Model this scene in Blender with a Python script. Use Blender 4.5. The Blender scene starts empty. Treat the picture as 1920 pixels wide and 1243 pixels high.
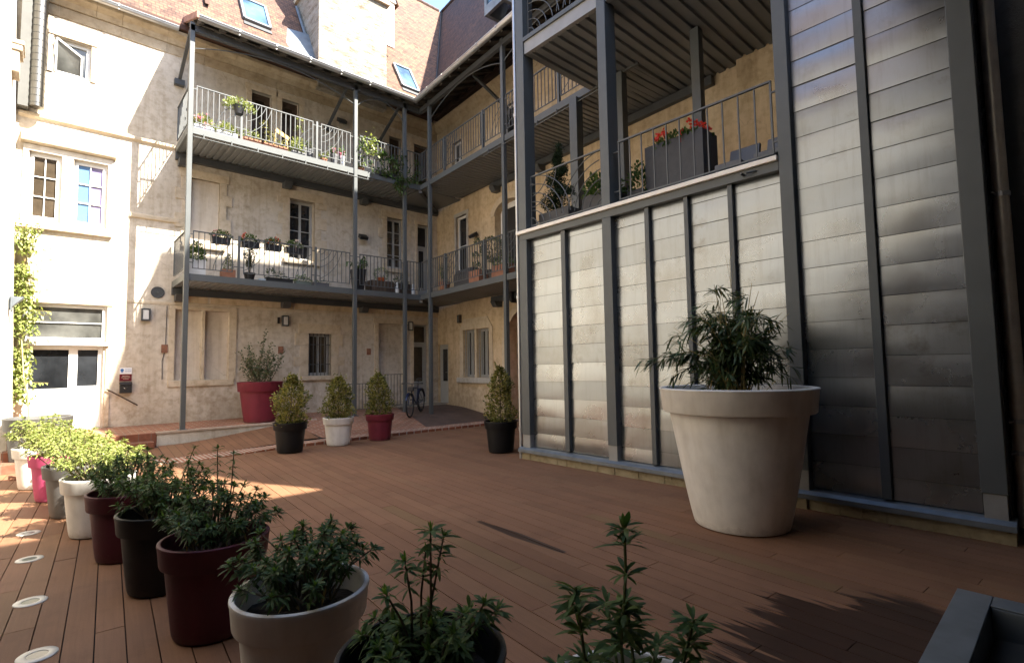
import bpy, bmesh, math, random
from mathutils import Vector, Matrix
from math import sin, cos, pi, radians, sqrt
random.seed(7)
S = bpy.context.scene
COL = S.collection
CA = 0.0742                      # the side wing runs a few degrees off square
Cd = Vector((sin(CA), cos(CA), 0)); Cn = Vector((cos(CA), -sin(CA), 0))

# ------------------------------------------------------------------ mesh helpers
class MB:
    """collects vertices and faces, optionally through a local frame"""
    def __init__(s, F=None):
        s.v = []; s.f = []; s.uv = []; s.F = F
    def _p(s, p):
        if s.F is None: return Vector(p)
        o, a, b, c = s.F
        return o + a * p[0] + b * p[1] + c * p[2]
    def add(s, vs, fs, uvs=None):
        n = len(s.v)
        flip = s.F is not None and s.F[1].cross(s.F[2]).dot(s.F[3]) < 0
        s.v += [s._p(p) for p in vs]
        for i, f in enumerate(fs):
            g = [n + k for k in f]
            u = uvs[i] if uvs else None
            if flip:
                g = g[::-1]; u = u[::-1] if u else None
            s.f.append(g); s.uv.append(u)
        return s
    def box(s, x0, y0, z0, x1, y1, z1):
        x0, x1 = min(x0, x1), max(x0, x1); y0, y1 = min(y0, y1), max(y0, y1); z0, z1 = min(z0, z1), max(z0, z1)
        return s.add([(x0,y0,z0),(x1,y0,z0),(x1,y1,z0),(x0,y1,z0),(x0,y0,z1),(x1,y0,z1),(x1,y1,z1),(x0,y1,z1)],
                     [(0,3,2,1),(4,5,6,7),(0,1,5,4),(1,2,6,5),(2,3,7,6),(3,0,4,7)])
    def bar(s, p, q, w, h=None, up=(0,0,1)):
        """rectangular bar from p to q"""
        h = h or w
        p = Vector(p); q = Vector(q); d = (q - p).normalized(); up = Vector(up)
        if abs(d.dot(up)) > .99: up = Vector((1, 0, 0))
        r = d.cross(up).normalized() * (w / 2); u = r.cross(d).normalized() * (h / 2)
        vs = [p-r-u, p+r-u, p+r+u, p-r+u, q-r-u, q+r-u, q+r+u, q-r+u]
        return s.add([tuple(v) for v in vs], [(0,1,2,3),(7,6,5,4),(0,4,5,1),(1,5,6,2),(2,6,7,3),(3,7,4,0)])
    def tube(s, pts, r, n=8, cap=True):
        pts = [Vector(p) for p in pts]; rings = []
        rr = r if isinstance(r, (list, tuple)) else [r] * len(pts)
        prev = None
        for i, p in enumerate(pts):
            d = (pts[min(i+1, len(pts)-1)] - pts[max(i-1, 0)]).normalized()
            if prev is None:
                a = Vector((0,0,1)) if abs(d.z) < .9 else Vector((1,0,0))
                x = d.cross(a).normalized()
            else:
                x = (prev - d * prev.dot(d)).normalized()
            prev = x; y = d.cross(x)
            rings.append([p + x * (rr[i]*cos(2*pi*k/n)) + y * (rr[i]*sin(2*pi*k/n)) for k in range(n)])
        vs = [tuple(v) for R in rings for v in R]; fs = []
        for i in range(len(rings)-1):
            for k in range(n):
                fs.append((i*n+k, i*n+(k+1)%n, (i+1)*n+(k+1)%n, (i+1)*n+k))
        if cap:
            fs.append(tuple(range(n))[::-1]); fs.append(tuple((len(rings)-1)*n+k for k in range(n)))
        return s.add(vs, fs)
    def lathe(s, prof, n=32, c=(0,0,0)):
        vs = []; fs = []
        for r, z in prof:
            for k in range(n):
                vs.append((c[0]+r*cos(2*pi*k/n), c[1]+r*sin(2*pi*k/n), c[2]+z))
        for i in range(len(prof)-1):
            for k in range(n):
                fs.append((i*n+k, i*n+(k+1)%n, (i+1)*n+(k+1)%n, (i+1)*n+k))
        return s.add(vs, fs)
    def disc(s, c, r, n=24, z=0, wob=0):
        vs = [(c[0], c[1], z+wob)] + [(c[0]+r*cos(2*pi*k/n), c[1]+r*sin(2*pi*k/n), z + random.uniform(-wob, wob)) for k in range(n)]
        return s.add(vs, [(0, 1+k, 1+(k+1) % n) for k in range(n)])
    def prism(s, poly, d):
        """polygon (3-D points) pushed along vector d"""
        n = len(poly); d = Vector(d); P = [Vector(p) for p in poly]
        vs = [tuple(p) for p in P] + [tuple(p + d) for p in P]
        fs = [tuple(range(n))[::-1], tuple(range(n, 2*n))] + [(i, (i+1) % n, n+(i+1) % n, n+i) for i in range(n)]
        nrm = (P[1]-P[0]).cross(P[2]-P[1])
        if nrm.dot(d) < 0: fs = [f[::-1] for f in fs]
        return s.add(vs, fs)
    def quad(s, a, b, c, d, uv=None):
        return s.add([a, b, c, d], [(0,1,2,3)], [uv] if uv else None)

def root_loc(p):
    L = Vector((0,0,0))
    while p is not None:
        L = L + p.location; p = p.parent
    return L
def build(mb, name, mat, parent=None, label=None, smooth=False, local=False, bevel=0):
    me = bpy.data.meshes.new(name)
    L = Vector((0,0,0)) if local else root_loc(parent)
    me.from_pydata([tuple(Vector(v) - L) for v in mb.v], [], mb.f)
    if any(mb.uv):
        ul = me.uv_layers.new(name='UVMap'); i = 0
        for f, u in zip(mb.f, mb.uv):
            for k in range(len(f)):
                ul.data[i].uv = u[k] if u else (0, 0); i += 1
    if isinstance(mat, (list, tuple)):
        for m in mat: me.materials.append(m)
    else: me.materials.append(mat)
    if smooth:
        for p in me.polygons: p.use_smooth = True
        try: me.set_sharp_from_angle(angle=radians(38))
        except Exception: pass
    o = bpy.data.objects.new(name, me); COL.objects.link(o)
    if parent is not None: o.parent = parent
    if label: o['label'] = label
    if bevel:
        bv = o.modifiers.new('bevel', 'BEVEL'); bv.width = bevel; bv.segments = 2; bv.limit_method = 'ANGLE'
    return o
def thing(name, loc, label, cat, group=None):
    o = bpy.data.objects.new(name, None); COL.objects.link(o)
    o.location = loc; o.empty_display_size = .2
    o['label'] = label; o['category'] = cat
    if group: o['group'] = group
    return o
def tag(o, label, cat, group=None):
    o['label'] = label; o['category'] = cat
    if group: o['group'] = group
    return o
def structure(o): o['kind'] = 'structure'; return o
def copy_tree(o, parent=None):
    c = o.copy(); COL.objects.link(c)
    if parent is not None: c.parent = parent
    for ch in list(o.children): copy_tree(ch, c)
    return c

# ------------------------------------------------------------------ materials
def new_mat(name):
    m = bpy.data.materials.new(name); m.use_nodes = True
    nt = m.node_tree; b = nt.nodes['Principled BSDF']
    return m, nt, b
def N(nt, t, **kw):
    n = nt.nodes.new(t)
    for k, v in kw.items():
        if k.startswith('in_'): n.inputs[k[3:]].default_value = v
        else: setattr(n, k, v)
    return n
def pos(nt, scale=(1,1,1)):
    g = N(nt, 'ShaderNodeNewGeometry'); m = N(nt, 'ShaderNodeMapping')
    m.inputs['Scale'].default_value = scale
    nt.links.new(g.outputs['Position'], m.inputs['Vector']); return m.outputs['Vector']
def objco(nt, scale=(1,1,1)):
    g = N(nt, 'ShaderNodeTexCoord'); m = N(nt, 'ShaderNodeMapping')
    m.inputs['Scale'].default_value = scale
    nt.links.new(g.outputs['Object'], m.inputs['Vector']); return m.outputs['Vector']
def noise(nt, vec, scale, detail=4, rough=.55):
    n = N(nt, 'ShaderNodeTexNoise'); n.inputs['Scale'].default_value = scale
    n.inputs['Detail'].default_value = detail; n.inputs['Roughness'].default_value = rough
    nt.links.new(vec, n.inputs['Vector']); return n.outputs['Fac']
def ramp(nt, fac, stops):
    r = N(nt, 'ShaderNodeValToRGB'); e = r.color_ramp.elements
    while len(e) < len(stops): e.new(.5)
    for i, (p, c) in enumerate(stops):
        e[i].position = p; e[i].color = (*c, 1) if len(c) == 3 else c
    nt.links.new(fac, r.inputs['Fac']); return r.outputs['Color']
def mix(nt, fac, a, b, mode='MIX'):
    m = N(nt, 'ShaderNodeMix', data_type='RGBA', blend_type=mode)
    for sock, v in ((m.inputs[0], fac), (m.inputs[6], a), (m.inputs[7], b)):
        if isinstance(v, (int, float)): sock.default_value = v
        elif isinstance(v, (tuple, list)): sock.default_value = (*v[:3], 1)
        else: nt.links.new(v, sock)
    return m.outputs[2]
def math_(nt, op, a, b=None):
    m = N(nt, 'ShaderNodeMath', operation=op)
    for i, v in enumerate((a, b)):
        if v is None: continue
        if isinstance(v, (int, float)): m.inputs[i].default_value = v
        else: nt.links.new(v, m.inputs[i])
    return m.outputs[0]
def bump(nt, b, h, strength=.3, dist=.01):
    n = N(nt, 'ShaderNodeBump'); n.inputs['Strength'].default_value = strength; n.inputs['Distance'].default_value = dist
    nt.links.new(h, n.inputs['Height']); nt.links.new(n.outputs['Normal'], b.inputs['Normal'])
def simple(name, col, rough=.5, metal=0, var=.12, scale=6, bmp=0, bscale=60, spec=None):
    m, nt, b = new_mat(name)
    v = pos(nt); f = noise(nt, v, scale, 5)
    lo = tuple(c*(1-var) for c in col); hi = tuple(min(1, c*(1+var)) for c in col)
    nt.links.new(ramp(nt, f, [(.3, lo), (.7, hi)]), b.inputs['Base Color'])
    b.inputs['Roughness'].default_value = rough; b.inputs['Metallic'].default_value = metal
    if spec is not None: b.inputs['Specular IOR Level'].default_value = spec
    if bmp: bump(nt, b, noise(nt, v, bscale, 3), bmp)
    return m
def plaster(name, base, dark, light, stain=.8, rough=.9, streak=True):
    m, nt, b = new_mat(name); v = pos(nt)
    f1 = noise(nt, v, .55, 6, .62); f2 = noise(nt, v, 7, 6, .65)
    c = ramp(nt, f1, [(.3, dark), (.5, base), (.72, light)])
    c2 = ramp(nt, f2, [(.25, (.62,.57,.5)), (.55, (1,1,1)), (.85, (1.06,1.04,1.0))])
    c = mix(nt, stain, c, c2, 'MULTIPLY')
    if streak:
        s = noise(nt, pos(nt, (7, 7, .55)), 1.0, 4, .6)
        c = mix(nt, .55, c, ramp(nt, s, [(.3, (.7,.66,.6)), (.52, (1,1,1)), (.8, (1.0,1.0,1.0))]), 'MULTIPLY')
    sp = N(nt,'ShaderNodeSeparateXYZ'); nt.links.new(v, sp.inputs[0])
    dm = math_(nt,'ADD', math_(nt,'MULTIPLY', sp.outputs[2], -.42), math_(nt,'MULTIPLY', noise(nt, v, 1.7, 6, .65), 1.5))
    c = mix(nt, math_(nt,'MULTIPLY', ramp(nt, dm, [(.30,(0,0,0)),(.42,(1,1,1)),(.5,(.35,)*3),(.7,(.6,)*3)]), .5), c, mix(nt,1,c,(.62,.54,.44),'MULTIPLY'))
    pt = ramp(nt, noise(nt, v, 1.1, 2, .4), [(.56,(0,0,0)),(.575,(1,1,1))])
    c = mix(nt, math_(nt,'MULTIPLY', pt, .35), c, mix(nt,1,c,(1.12,1.12,1.14),'MULTIPLY'))
    vr = N(nt,'ShaderNodeTexVoronoi'); vr.feature='DISTANCE_TO_EDGE'; vr.inputs['Scale'].default_value=.9
    wv = N(nt,'ShaderNodeMix', data_type='VECTOR'); nz = N(nt,'ShaderNodeTexNoise'); nz.inputs['Scale'].default_value=2.5; nz.inputs['Detail'].default_value=6; nt.links.new(v, nz.inputs['Vector']); wv.inputs[0].default_value=.35
    nt.links.new(v, wv.inputs[4]); nt.links.new(nz.outputs['Color'], wv.inputs[5]); nt.links.new(wv.outputs[1], vr.inputs['Vector'])
    crack = math_(nt,'MULTIPLY', ramp(nt, vr.outputs['Distance'], [(.0,(1,1,1)),(.006,(0,0,0))]), ramp(nt, noise(nt, v, .8, 2), [(.5,(0,0,0)),(.6,(1,1,1))]))
    c = mix(nt, math_(nt,'MULTIPLY', crack, .35), c, (.2,.16,.11))
    nt.links.new(c, b.inputs['Base Color']); b.inputs['Roughness'].default_value = rough
    b.inputs['Specular IOR Level'].default_value = .2
    h = math_(nt, 'ADD', noise(nt, v, 18, 5, .7), math_(nt, 'MULTIPLY', noise(nt, v, 90, 2), .4))
    bump(nt, b, h, .55, .012)
    return m
def brickmat(name, c1, c2, mortar, bw, bh, ms=.012, rough=.85, uv=True, bmp=.5, extra=None):
    m, nt, b = new_mat(name)
    t = N(nt, 'ShaderNodeTexCoord')
    br = N(nt, 'ShaderNodeTexBrick', offset=.5)
    br.inputs['Color1'].default_value = (*c1, 1); br.inputs['Color2'].default_value = (*c2, 1); br.inputs['Mortar'].default_value = (*mortar, 1)
    br.inputs['Scale'].default_value = 1; br.inputs['Brick Width'].default_value = bw; br.inputs['Row Height'].default_value = bh
    br.inputs['Mortar Size'].default_value = ms; br.inputs['Mortar Smooth'].default_value = .3
    nt.links.new(t.outputs['UV' if uv else 'Object'], br.inputs['Vector'])
    v = pos(nt); f = noise(nt, v, 1.3, 5); f2 = noise(nt, v, 14, 4)
    c = mix(nt, .8, br.outputs['Color'], ramp(nt, f, [(.3, (.62,.6,.58)), (.7, (1.12,1.1,1.08))]), 'MULTIPLY')
    c = mix(nt, .7, c, ramp(nt, f2, [(.3, (.68,.68,.68)), (.7, (1.15,1.12,1.1))]), 'MULTIPLY')
    sp = N(nt,'ShaderNodeSeparateXYZ'); nt.links.new(v, sp.inputs[0])
    dm = math_(nt,'ADD', math_(nt,'MULTIPLY', sp.outputs[2], -.42), math_(nt,'MULTIPLY', noise(nt, v, 1.7, 6, .65), 1.5))
    c = mix(nt, math_(nt,'MULTIPLY', ramp(nt, dm, [(.30,(0,0,0)),(.42,(1,1,1)),(.5,(.35,)*3),(.7,(.6,)*3)]), .5), c, mix(nt,1,c,(.62,.54,.44),'MULTIPLY'))
    pt = ramp(nt, noise(nt, v, 1.1, 2, .4), [(.56,(0,0,0)),(.575,(1,1,1))])
    c = mix(nt, math_(nt,'MULTIPLY', pt, .35), c, mix(nt,1,c,(1.12,1.12,1.14),'MULTIPLY'))
    vr = N(nt,'ShaderNodeTexVoronoi'); vr.feature='DISTANCE_TO_EDGE'; vr.inputs['Scale'].default_value=.9
    wv = N(nt,'ShaderNodeMix', data_type='VECTOR'); nz = N(nt,'ShaderNodeTexNoise'); nz.inputs['Scale'].default_value=2.5; nz.inputs['Detail'].default_value=6; nt.links.new(v, nz.inputs['Vector']); wv.inputs[0].default_value=.35
    nt.links.new(v, wv.inputs[4]); nt.links.new(nz.outputs['Color'], wv.inputs[5]); nt.links.new(wv.outputs[1], vr.inputs['Vector'])
    crack = math_(nt,'MULTIPLY', ramp(nt, vr.outputs['Distance'], [(.0,(1,1,1)),(.006,(0,0,0))]), ramp(nt, noise(nt, v, .8, 2), [(.5,(0,0,0)),(.6,(1,1,1))]))
    c = mix(nt, math_(nt,'MULTIPLY', crack, .35), c, (.2,.16,.11))
    nt.links.new(c, b.inputs['Base Color']); b.inputs['Roughness'].default_value = rough
    b.inputs['Specular IOR Level'].default_value = .25
    h = math_(nt, 'ADD', math_(nt, 'SUBTRACT', 1.0, br.outputs['Fac']), math_(nt, 'MULTIPLY', f2, .5))
    bump(nt, b, h, bmp, .015)
    return m
def leafmat(name, cols, rough=.45, trans=.28, spec=.4):
    m, nt, b = new_mat(name)
    g = N(nt, 'ShaderNodeNewGeometry')
    n = len(cols)
    c = ramp(nt, g.outputs['Random Per Island'], [(i/(n-1) if n > 1 else 0, cc) for i, cc in enumerate(cols)])
    nt.links.new(c, b.inputs['Base Color']); b.inputs['Roughness'].default_value = rough
    b.inputs['Specular IOR Level'].default_value = spec
    tr = N(nt, 'ShaderNodeBsdfTranslucent'); mx = N(nt, 'ShaderNodeMixShader'); mx.inputs[0].default_value = trans
    nt.links.new(mix(nt, 1.0, c, (1.1,1.25,.7), 'MULTIPLY'), tr.inputs['Color'])
    nt.links.new(b.outputs[0], mx.inputs[1]); nt.links.new(tr.outputs[0], mx.inputs[2])
    nt.links.new(mx.outputs[0], nt.nodes['Material Output'].inputs['Surface'])
    return m

M = {}
M['plaster'] = plaster('cream_render', (.56,.495,.405), (.45,.38,.29), (.64,.58,.49))
M['plaster2'] = plaster('ochre_render', (.56,.44,.29), (.45,.34,.21), (.62,.50,.35))
M['white_render'] = plaster('white_render', (.66,.625,.56), (.58,.535,.46), (.7,.67,.61), .4)
M['rough_dark'] = plaster('dark_render', (.13,.125,.115), (.1,.095,.085), (.16,.15,.14), .5)
M['stone'] = plaster('pale_stone', (.55,.46,.34), (.45,.37,.27), (.62,.54,.42), .7, streak=False)
M['stone_grey'] = plaster('grey_stone', (.43,.41,.37), (.36,.34,.31), (.5,.47,.42), .6, streak=False)
M['blank'] = plaster('pale_infill', (.6,.53,.44), (.55,.48,.39), (.63,.57,.48), .3)
M['plinth'] = plaster('mossy_stone', (.33,.285,.19), (.15,.14,.06), (.42,.37,.27), .95, streak=False)
M['kerb'] = plaster('painted_kerb', (.6,.57,.5), (.5,.46,.38), (.66,.63,.57), .5)
M['steel'] = simple('grey_painted_steel', (.08,.087,.086), .5, .0, .08, 3, .05, 40)
M['steel_dark'] = simple('dark_painted_steel', (.055,.058,.06), .5, 0, .1)
M['rail'] = simple('rail_paint', (.078,.083,.082), .45, 0, .06)
M['zinc'] = simple('zinc_sheet', (.5,.5,.49), .38, .75, .1, 3, .06, 8)
M['zinc_flash'] = simple('weathered_zinc', (.17,.19,.205), .45, .5, .2, 5, .1, 12)
M['soffit'] = simple('corrugated_soffit', (.16,.165,.165), .55, .25, .12, 1.5, .05, 20)
M['canopy_under'] = simple('dark_boarding', (.05,.043,.036), .8, 0, .25, 8)
M['wood_dark'] = simple('dark_timber', (.07,.045,.03), .7, 0, .25, 10)
M['white_paint'] = simple('white_joinery', (.72,.71,.68), .45, 0, .03)
M['grey_paint'] = simple('grey_joinery', (.36,.36,.34), .5, 0, .06)
M['red_door'] = simple('red_door_paint', (.2,.035,.025), .5, 0, .1)
M['black'] = simple('black_plastic', (.018,.018,.019), .45, 0, .15)
M['rubber'] = simple('tyre_rubber', (.012,.012,.012), .7, 0, .15)
M['blue_frame'] = simple('blue_bike_paint', (.006,.01,.035), .3, 0, .05)
M['bright_metal'] = simple('bright_metal', (.6,.6,.6), .25, 1, .05)
M['white_cap'] = simple('cream_capping', (.82,.76,.66), .5, 0, .06)
M['white_trough'] = simple('white_trough', (.66,.66,.64), .5, 0, .05)
M['blue_tray'] = simple('pale_blue_tray', (.42,.5,.56), .5, 0, .05)
M['green_trough'] = simple('green_trough', (.12,.15,.13), .5, 0, .1)
M['brick_plaque'] = simple('brick_plaque', (.24,.11,.065), .8, 0, .3, 14, .2, 40)
M['verge'] = simple('verge_tiles', (.27,.15,.115), .8, 0, .25, 6, .2, 30)
M['terracotta'] = simple('terracotta', (.29,.13,.075), .8, 0, .18, 9, .2, 40)
M['orange_pot'] = simple('orange_glaze', (.6,.12,.02), .45, 0, .06)
M['brown_planter'] = brickmat('brick_look_planter', (.09,.06,.045), (.12,.085,.06), (.05,.04,.03), .12, .05, .008, uv=False)
M['planter_dark'] = simple('charcoal_planter', (.05,.048,.048), .65, 0, .15, 12, .1, 60)
M['grey_furn'] = simple('grey_furniture', (.1,.1,.105), .6, 0, .1)
M['soil'] = simple('potting_soil', (.025,.018,.012), .95, 0, .5, 30, .8, 60)
M['maroon_sign'] = simple('maroon_enamel', (.12,.012,.02), .3, 0, .05)
M['sign_white'] = simple('sign_white', (.75,.75,.75), .35, 0, .02)
M['sign_blue'] = simple('sign_blue', (.04,.16,.42), .35, 0, .02)
M['lamp_glass'] = simple('frosted_lamp_glass', (.62,.62,.6), .3, 0, .03)
M['yellow_wood'] = simple('yellow_wood', (.6,.4,.12), .6, 0, .1)
M['dark_in'] = simple('dark_interior', (.02,.018,.016), .9, 0, .2)
M['pane_blue'] = simple('blue_pane', (.11,.2,.36), .06, 0, .08, 2)  # even glossy blue for one half of a window
M['pane_lilac'] = simple('lilac_pane', (.22,.19,.32), .06, 0, .08, 2)  # even glossy lilac for the other half
M['disc_steel'] = simple('brushed_ring', (.5,.485,.43), .4, .2, .08, 20)
M['disc_glass'] = simple('lamp_lens', (.2,.22,.2), .12, 0, .1, 10)
M['bark'] = simple('stem_bark', (.1,.075,.04), .8, 0, .3, 30)
M['green_stem'] = simple('green_stem', (.09,.11,.03), .6, 0, .3, 20)
M['cane'] = simple('bamboo_cane', (.26,.2,.07), .5, 0, .3, 20)
M['pink'] = leafmat('pink_petals', [(.75,.2,.4),(.85,.45,.6)], .6, .3)
M['red'] = leafmat('red_petals', [(.6,.02,.015),(.75,.06,.03)], .6, .25)
M['white_fl'] = leafmat('white_petals', [(.8,.75,.72),(.85,.6,.62)], .6, .3)
M['leaf'] = leafmat('dark_green_leaves', [(.04,.075,.02),(.055,.098,.026),(.08,.125,.034),(.115,.15,.045)], .55, .3, .22)
M['leaf_b'] = leafmat('deep_green_leaves', [(.034,.068,.022),(.048,.088,.028),(.07,.112,.034),(.09,.128,.04)], .55, .3, .22)
M['leaf_new'] = leafmat('young_green_leaves', [(.10,.17,.03),(.15,.22,.045)], .55, .35, .2)
M['leaf_sunlit_lime'] = leafmat('sunlit_lime_leaves', [(.14,.19,.045),(.24,.28,.07),(.36,.36,.12),(.15,.19,.05)])  # yellow-green of sunlight is put into this leaf colour for the deck row
M['leaf_mid'] = leafmat('fresh_green_leaves', [(.06,.11,.03),(.09,.15,.04),(.14,.19,.05),(.05,.09,.03)])
M['leaf_var'] = leafmat('variegated_leaves', [(.055,.075,.018),(.13,.125,.03),(.24,.21,.05),(.33,.29,.09),(.08,.1,.025)], .55, .2, .25)
M['leaf_olive'] = leafmat('olive_leaves', [(.05,.07,.03),(.075,.095,.045),(.12,.13,.07)])
M['leaf_bamboo'] = leafmat('bamboo_leaves', [(.035,.06,.02),(.05,.08,.025),(.075,.105,.035),(.045,.07,.02)], .5, .2)
M['leaf_dead'] = leafmat('dry_leaves', [(.3,.17,.04),(.2,.12,.03),(.34,.24,.08)], .7, .2)
def potmat(name, col, rough=.55, dirty=.5):
    m, nt, b = new_mat(name); v = objco(nt)
    f = noise(nt, v, 5, 6, .6); f2 = noise(nt, v, 130, 2)
    c = ramp(nt, f, [(.25, tuple(c*.84 for c in col)), (.6, col), (.85, tuple(min(1, c*1.06) for c in col))])
    c = mix(nt, .35, c, ramp(nt, noise(nt, objco(nt, (9, 9, 1.2)), 1, 4), [(.32, (.7,.66,.6)), (.55, (1,1,1)), (.9, (1,1,1))]), 'MULTIPLY')
    sp = N(nt,'ShaderNodeSeparateXYZ'); nt.links.new(v, sp.inputs[0])
    dirt = math_(nt,'ADD', math_(nt,'MULTIPLY', sp.outputs[2], -4.0), math_(nt,'MULTIPLY', noise(nt, v, 11, 6, .7), 1.15))
    c = mix(nt, math_(nt,'MULTIPLY', ramp(nt, dirt, [(.3,(0,0,0)),(.75,(1,1,1))]), dirty), c, (.16,.12,.09))
    nt.links.new(c, b.inputs['Base Color'])
    nt.links.new(ramp(nt, f, [(.3, (rough-.08,)*3), (.7, (rough+.12,)*3)]), b.inputs['Roughness'])
    b.inputs['Specular IOR Level'].default_value = .3
    bump(nt, b, f2, .12, .004); return m
M['pot_white'] = potmat('off_white_plastic', (.74,.71,.65))
M['pot_black'] = potmat('black_pot_plastic', (.005,.005,.0055), .5, .1)
M['pot_maroon'] = potmat('maroon_plastic', (.075,.011,.019), .55, .25)
M['pot_pink'] = potmat('magenta_plastic', (.42,.06,.15))
M['pot_grey'] = potmat('slate_grey_plastic', (.1,.098,.094))
M['pot_red'] = potmat('crimson_plastic', (.165,.02,.034))

# glass: dark room behind a reflective pane
def glassmat(name, tint=(.02,.022,.025), rough=.03, spec=.7):
    m, nt, b = new_mat(name); v = pos(nt)
    c = ramp(nt, noise(nt, v, 1.6, 3), [(.35, tuple(t*.5 for t in tint)), (.7, tuple(t*1.6 for t in tint))])
    nt.links.new(c, b.inputs['Base Color']); b.inputs['Roughness'].default_value = rough
    b.inputs['Specular IOR Level'].default_value = spec
    bump(nt, b, noise(nt, v, 1.2, 2), .03, .02); return m
M['glass'] = glassmat('window_glass')
M['glass_sky'] = glassmat('roof_window_glass', (.06,.11,.17), .06, 1.0)
M['glass_dusty'] = glassmat('dusty_glass', (.085,.085,.078), .15, .6)
M['glass_brown'] = glassmat('window_glass_curtained', (.05,.038,.026), .05, .6)

# roof tiles: u along the eave, v up the slope
def tilemat(name, c1, c2, dark):
    m, nt, b = new_mat(name)
    t = N(nt, 'ShaderNodeTexCoord')
    br = N(nt, 'ShaderNodeTexBrick', offset=.5)
    br.inputs['Color1'].default_value = (*c1, 1); br.inputs['Color2'].default_value = (*c2, 1); br.inputs['Mortar'].default_value = (*dark, 1)
    br.inputs['Scale'].default_value = 1; br.inputs['Brick Width'].default_value = .17; br.inputs['Row Height'].default_value = .115
    br.inputs['Mortar Size'].default_value = .012; br.inputs['Mortar Smooth'].default_value = .4; br.inputs['Bias'].default_value = 0
    nt.links.new(t.outputs['UV'], br.inputs['Vector'])
    # one random tone for each tile
    sx = N(nt, 'ShaderNodeSeparateXYZ'); nt.links.new(t.outputs['UV'], sx.inputs[0])
    row = math_(nt, 'FLOOR', math_(nt, 'DIVIDE', sx.outputs[1], .115))
    off = math_(nt, 'MULTIPLY', math_(nt, 'MODULO', row, 2.0), .085)
    colm = math_(nt, 'FLOOR', math_(nt, 'DIVIDE', math_(nt, 'ADD', sx.outputs[0], off), .17))
    cb = N(nt, 'ShaderNodeCombineXYZ'); nt.links.new(colm, cb.inputs[0]); nt.links.new(row, cb.inputs[1])
    wn = N(nt, 'ShaderNodeTexWhiteNoise'); wn.noise_dimensions = '2D'; nt.links.new(cb.outputs[0], wn.inputs[0])
    tone = ramp(nt, wn.outputs['Value'], [(0, (.5,.46,.44)), (.3, (.85,.85,.85)), (.75, (1.05,1.05,1.0)), (1, (1.5,1.35,1.15))])
    c = mix(nt, 1, br.outputs['Color'], tone, 'MULTIPLY')
    f = noise(nt, pos(nt), .8, 5)
    c = mix(nt, .8, c, ramp(nt, f, [(.3, (.7,.68,.66)), (.7, (1.15,1.1,1.05))]), 'MULTIPLY')
    nt.links.new(c, b.inputs['Base Color']); b.inputs['Roughness'].default_value = .8
    fr = math_(nt, 'FRACT', math_(nt, 'DIVIDE', sx.outputs[1], .115))
    h = math_(nt, 'ADD', math_(nt, 'SUBTRACT', 1.0, fr), math_(nt, 'MULTIPLY', wn.outputs['Value'], .35))
    bump(nt, b, h, .6, .02); return m
M['tiles'] = tilemat('clay_roof_tiles', (.125,.062,.038), (.15,.077,.048), (.055,.027,.018))
M['tiles_dark'] = tilemat('brown_roof_tiles', (.066,.031,.02), (.085,.042,.027), (.022,.012,.008))

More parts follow.
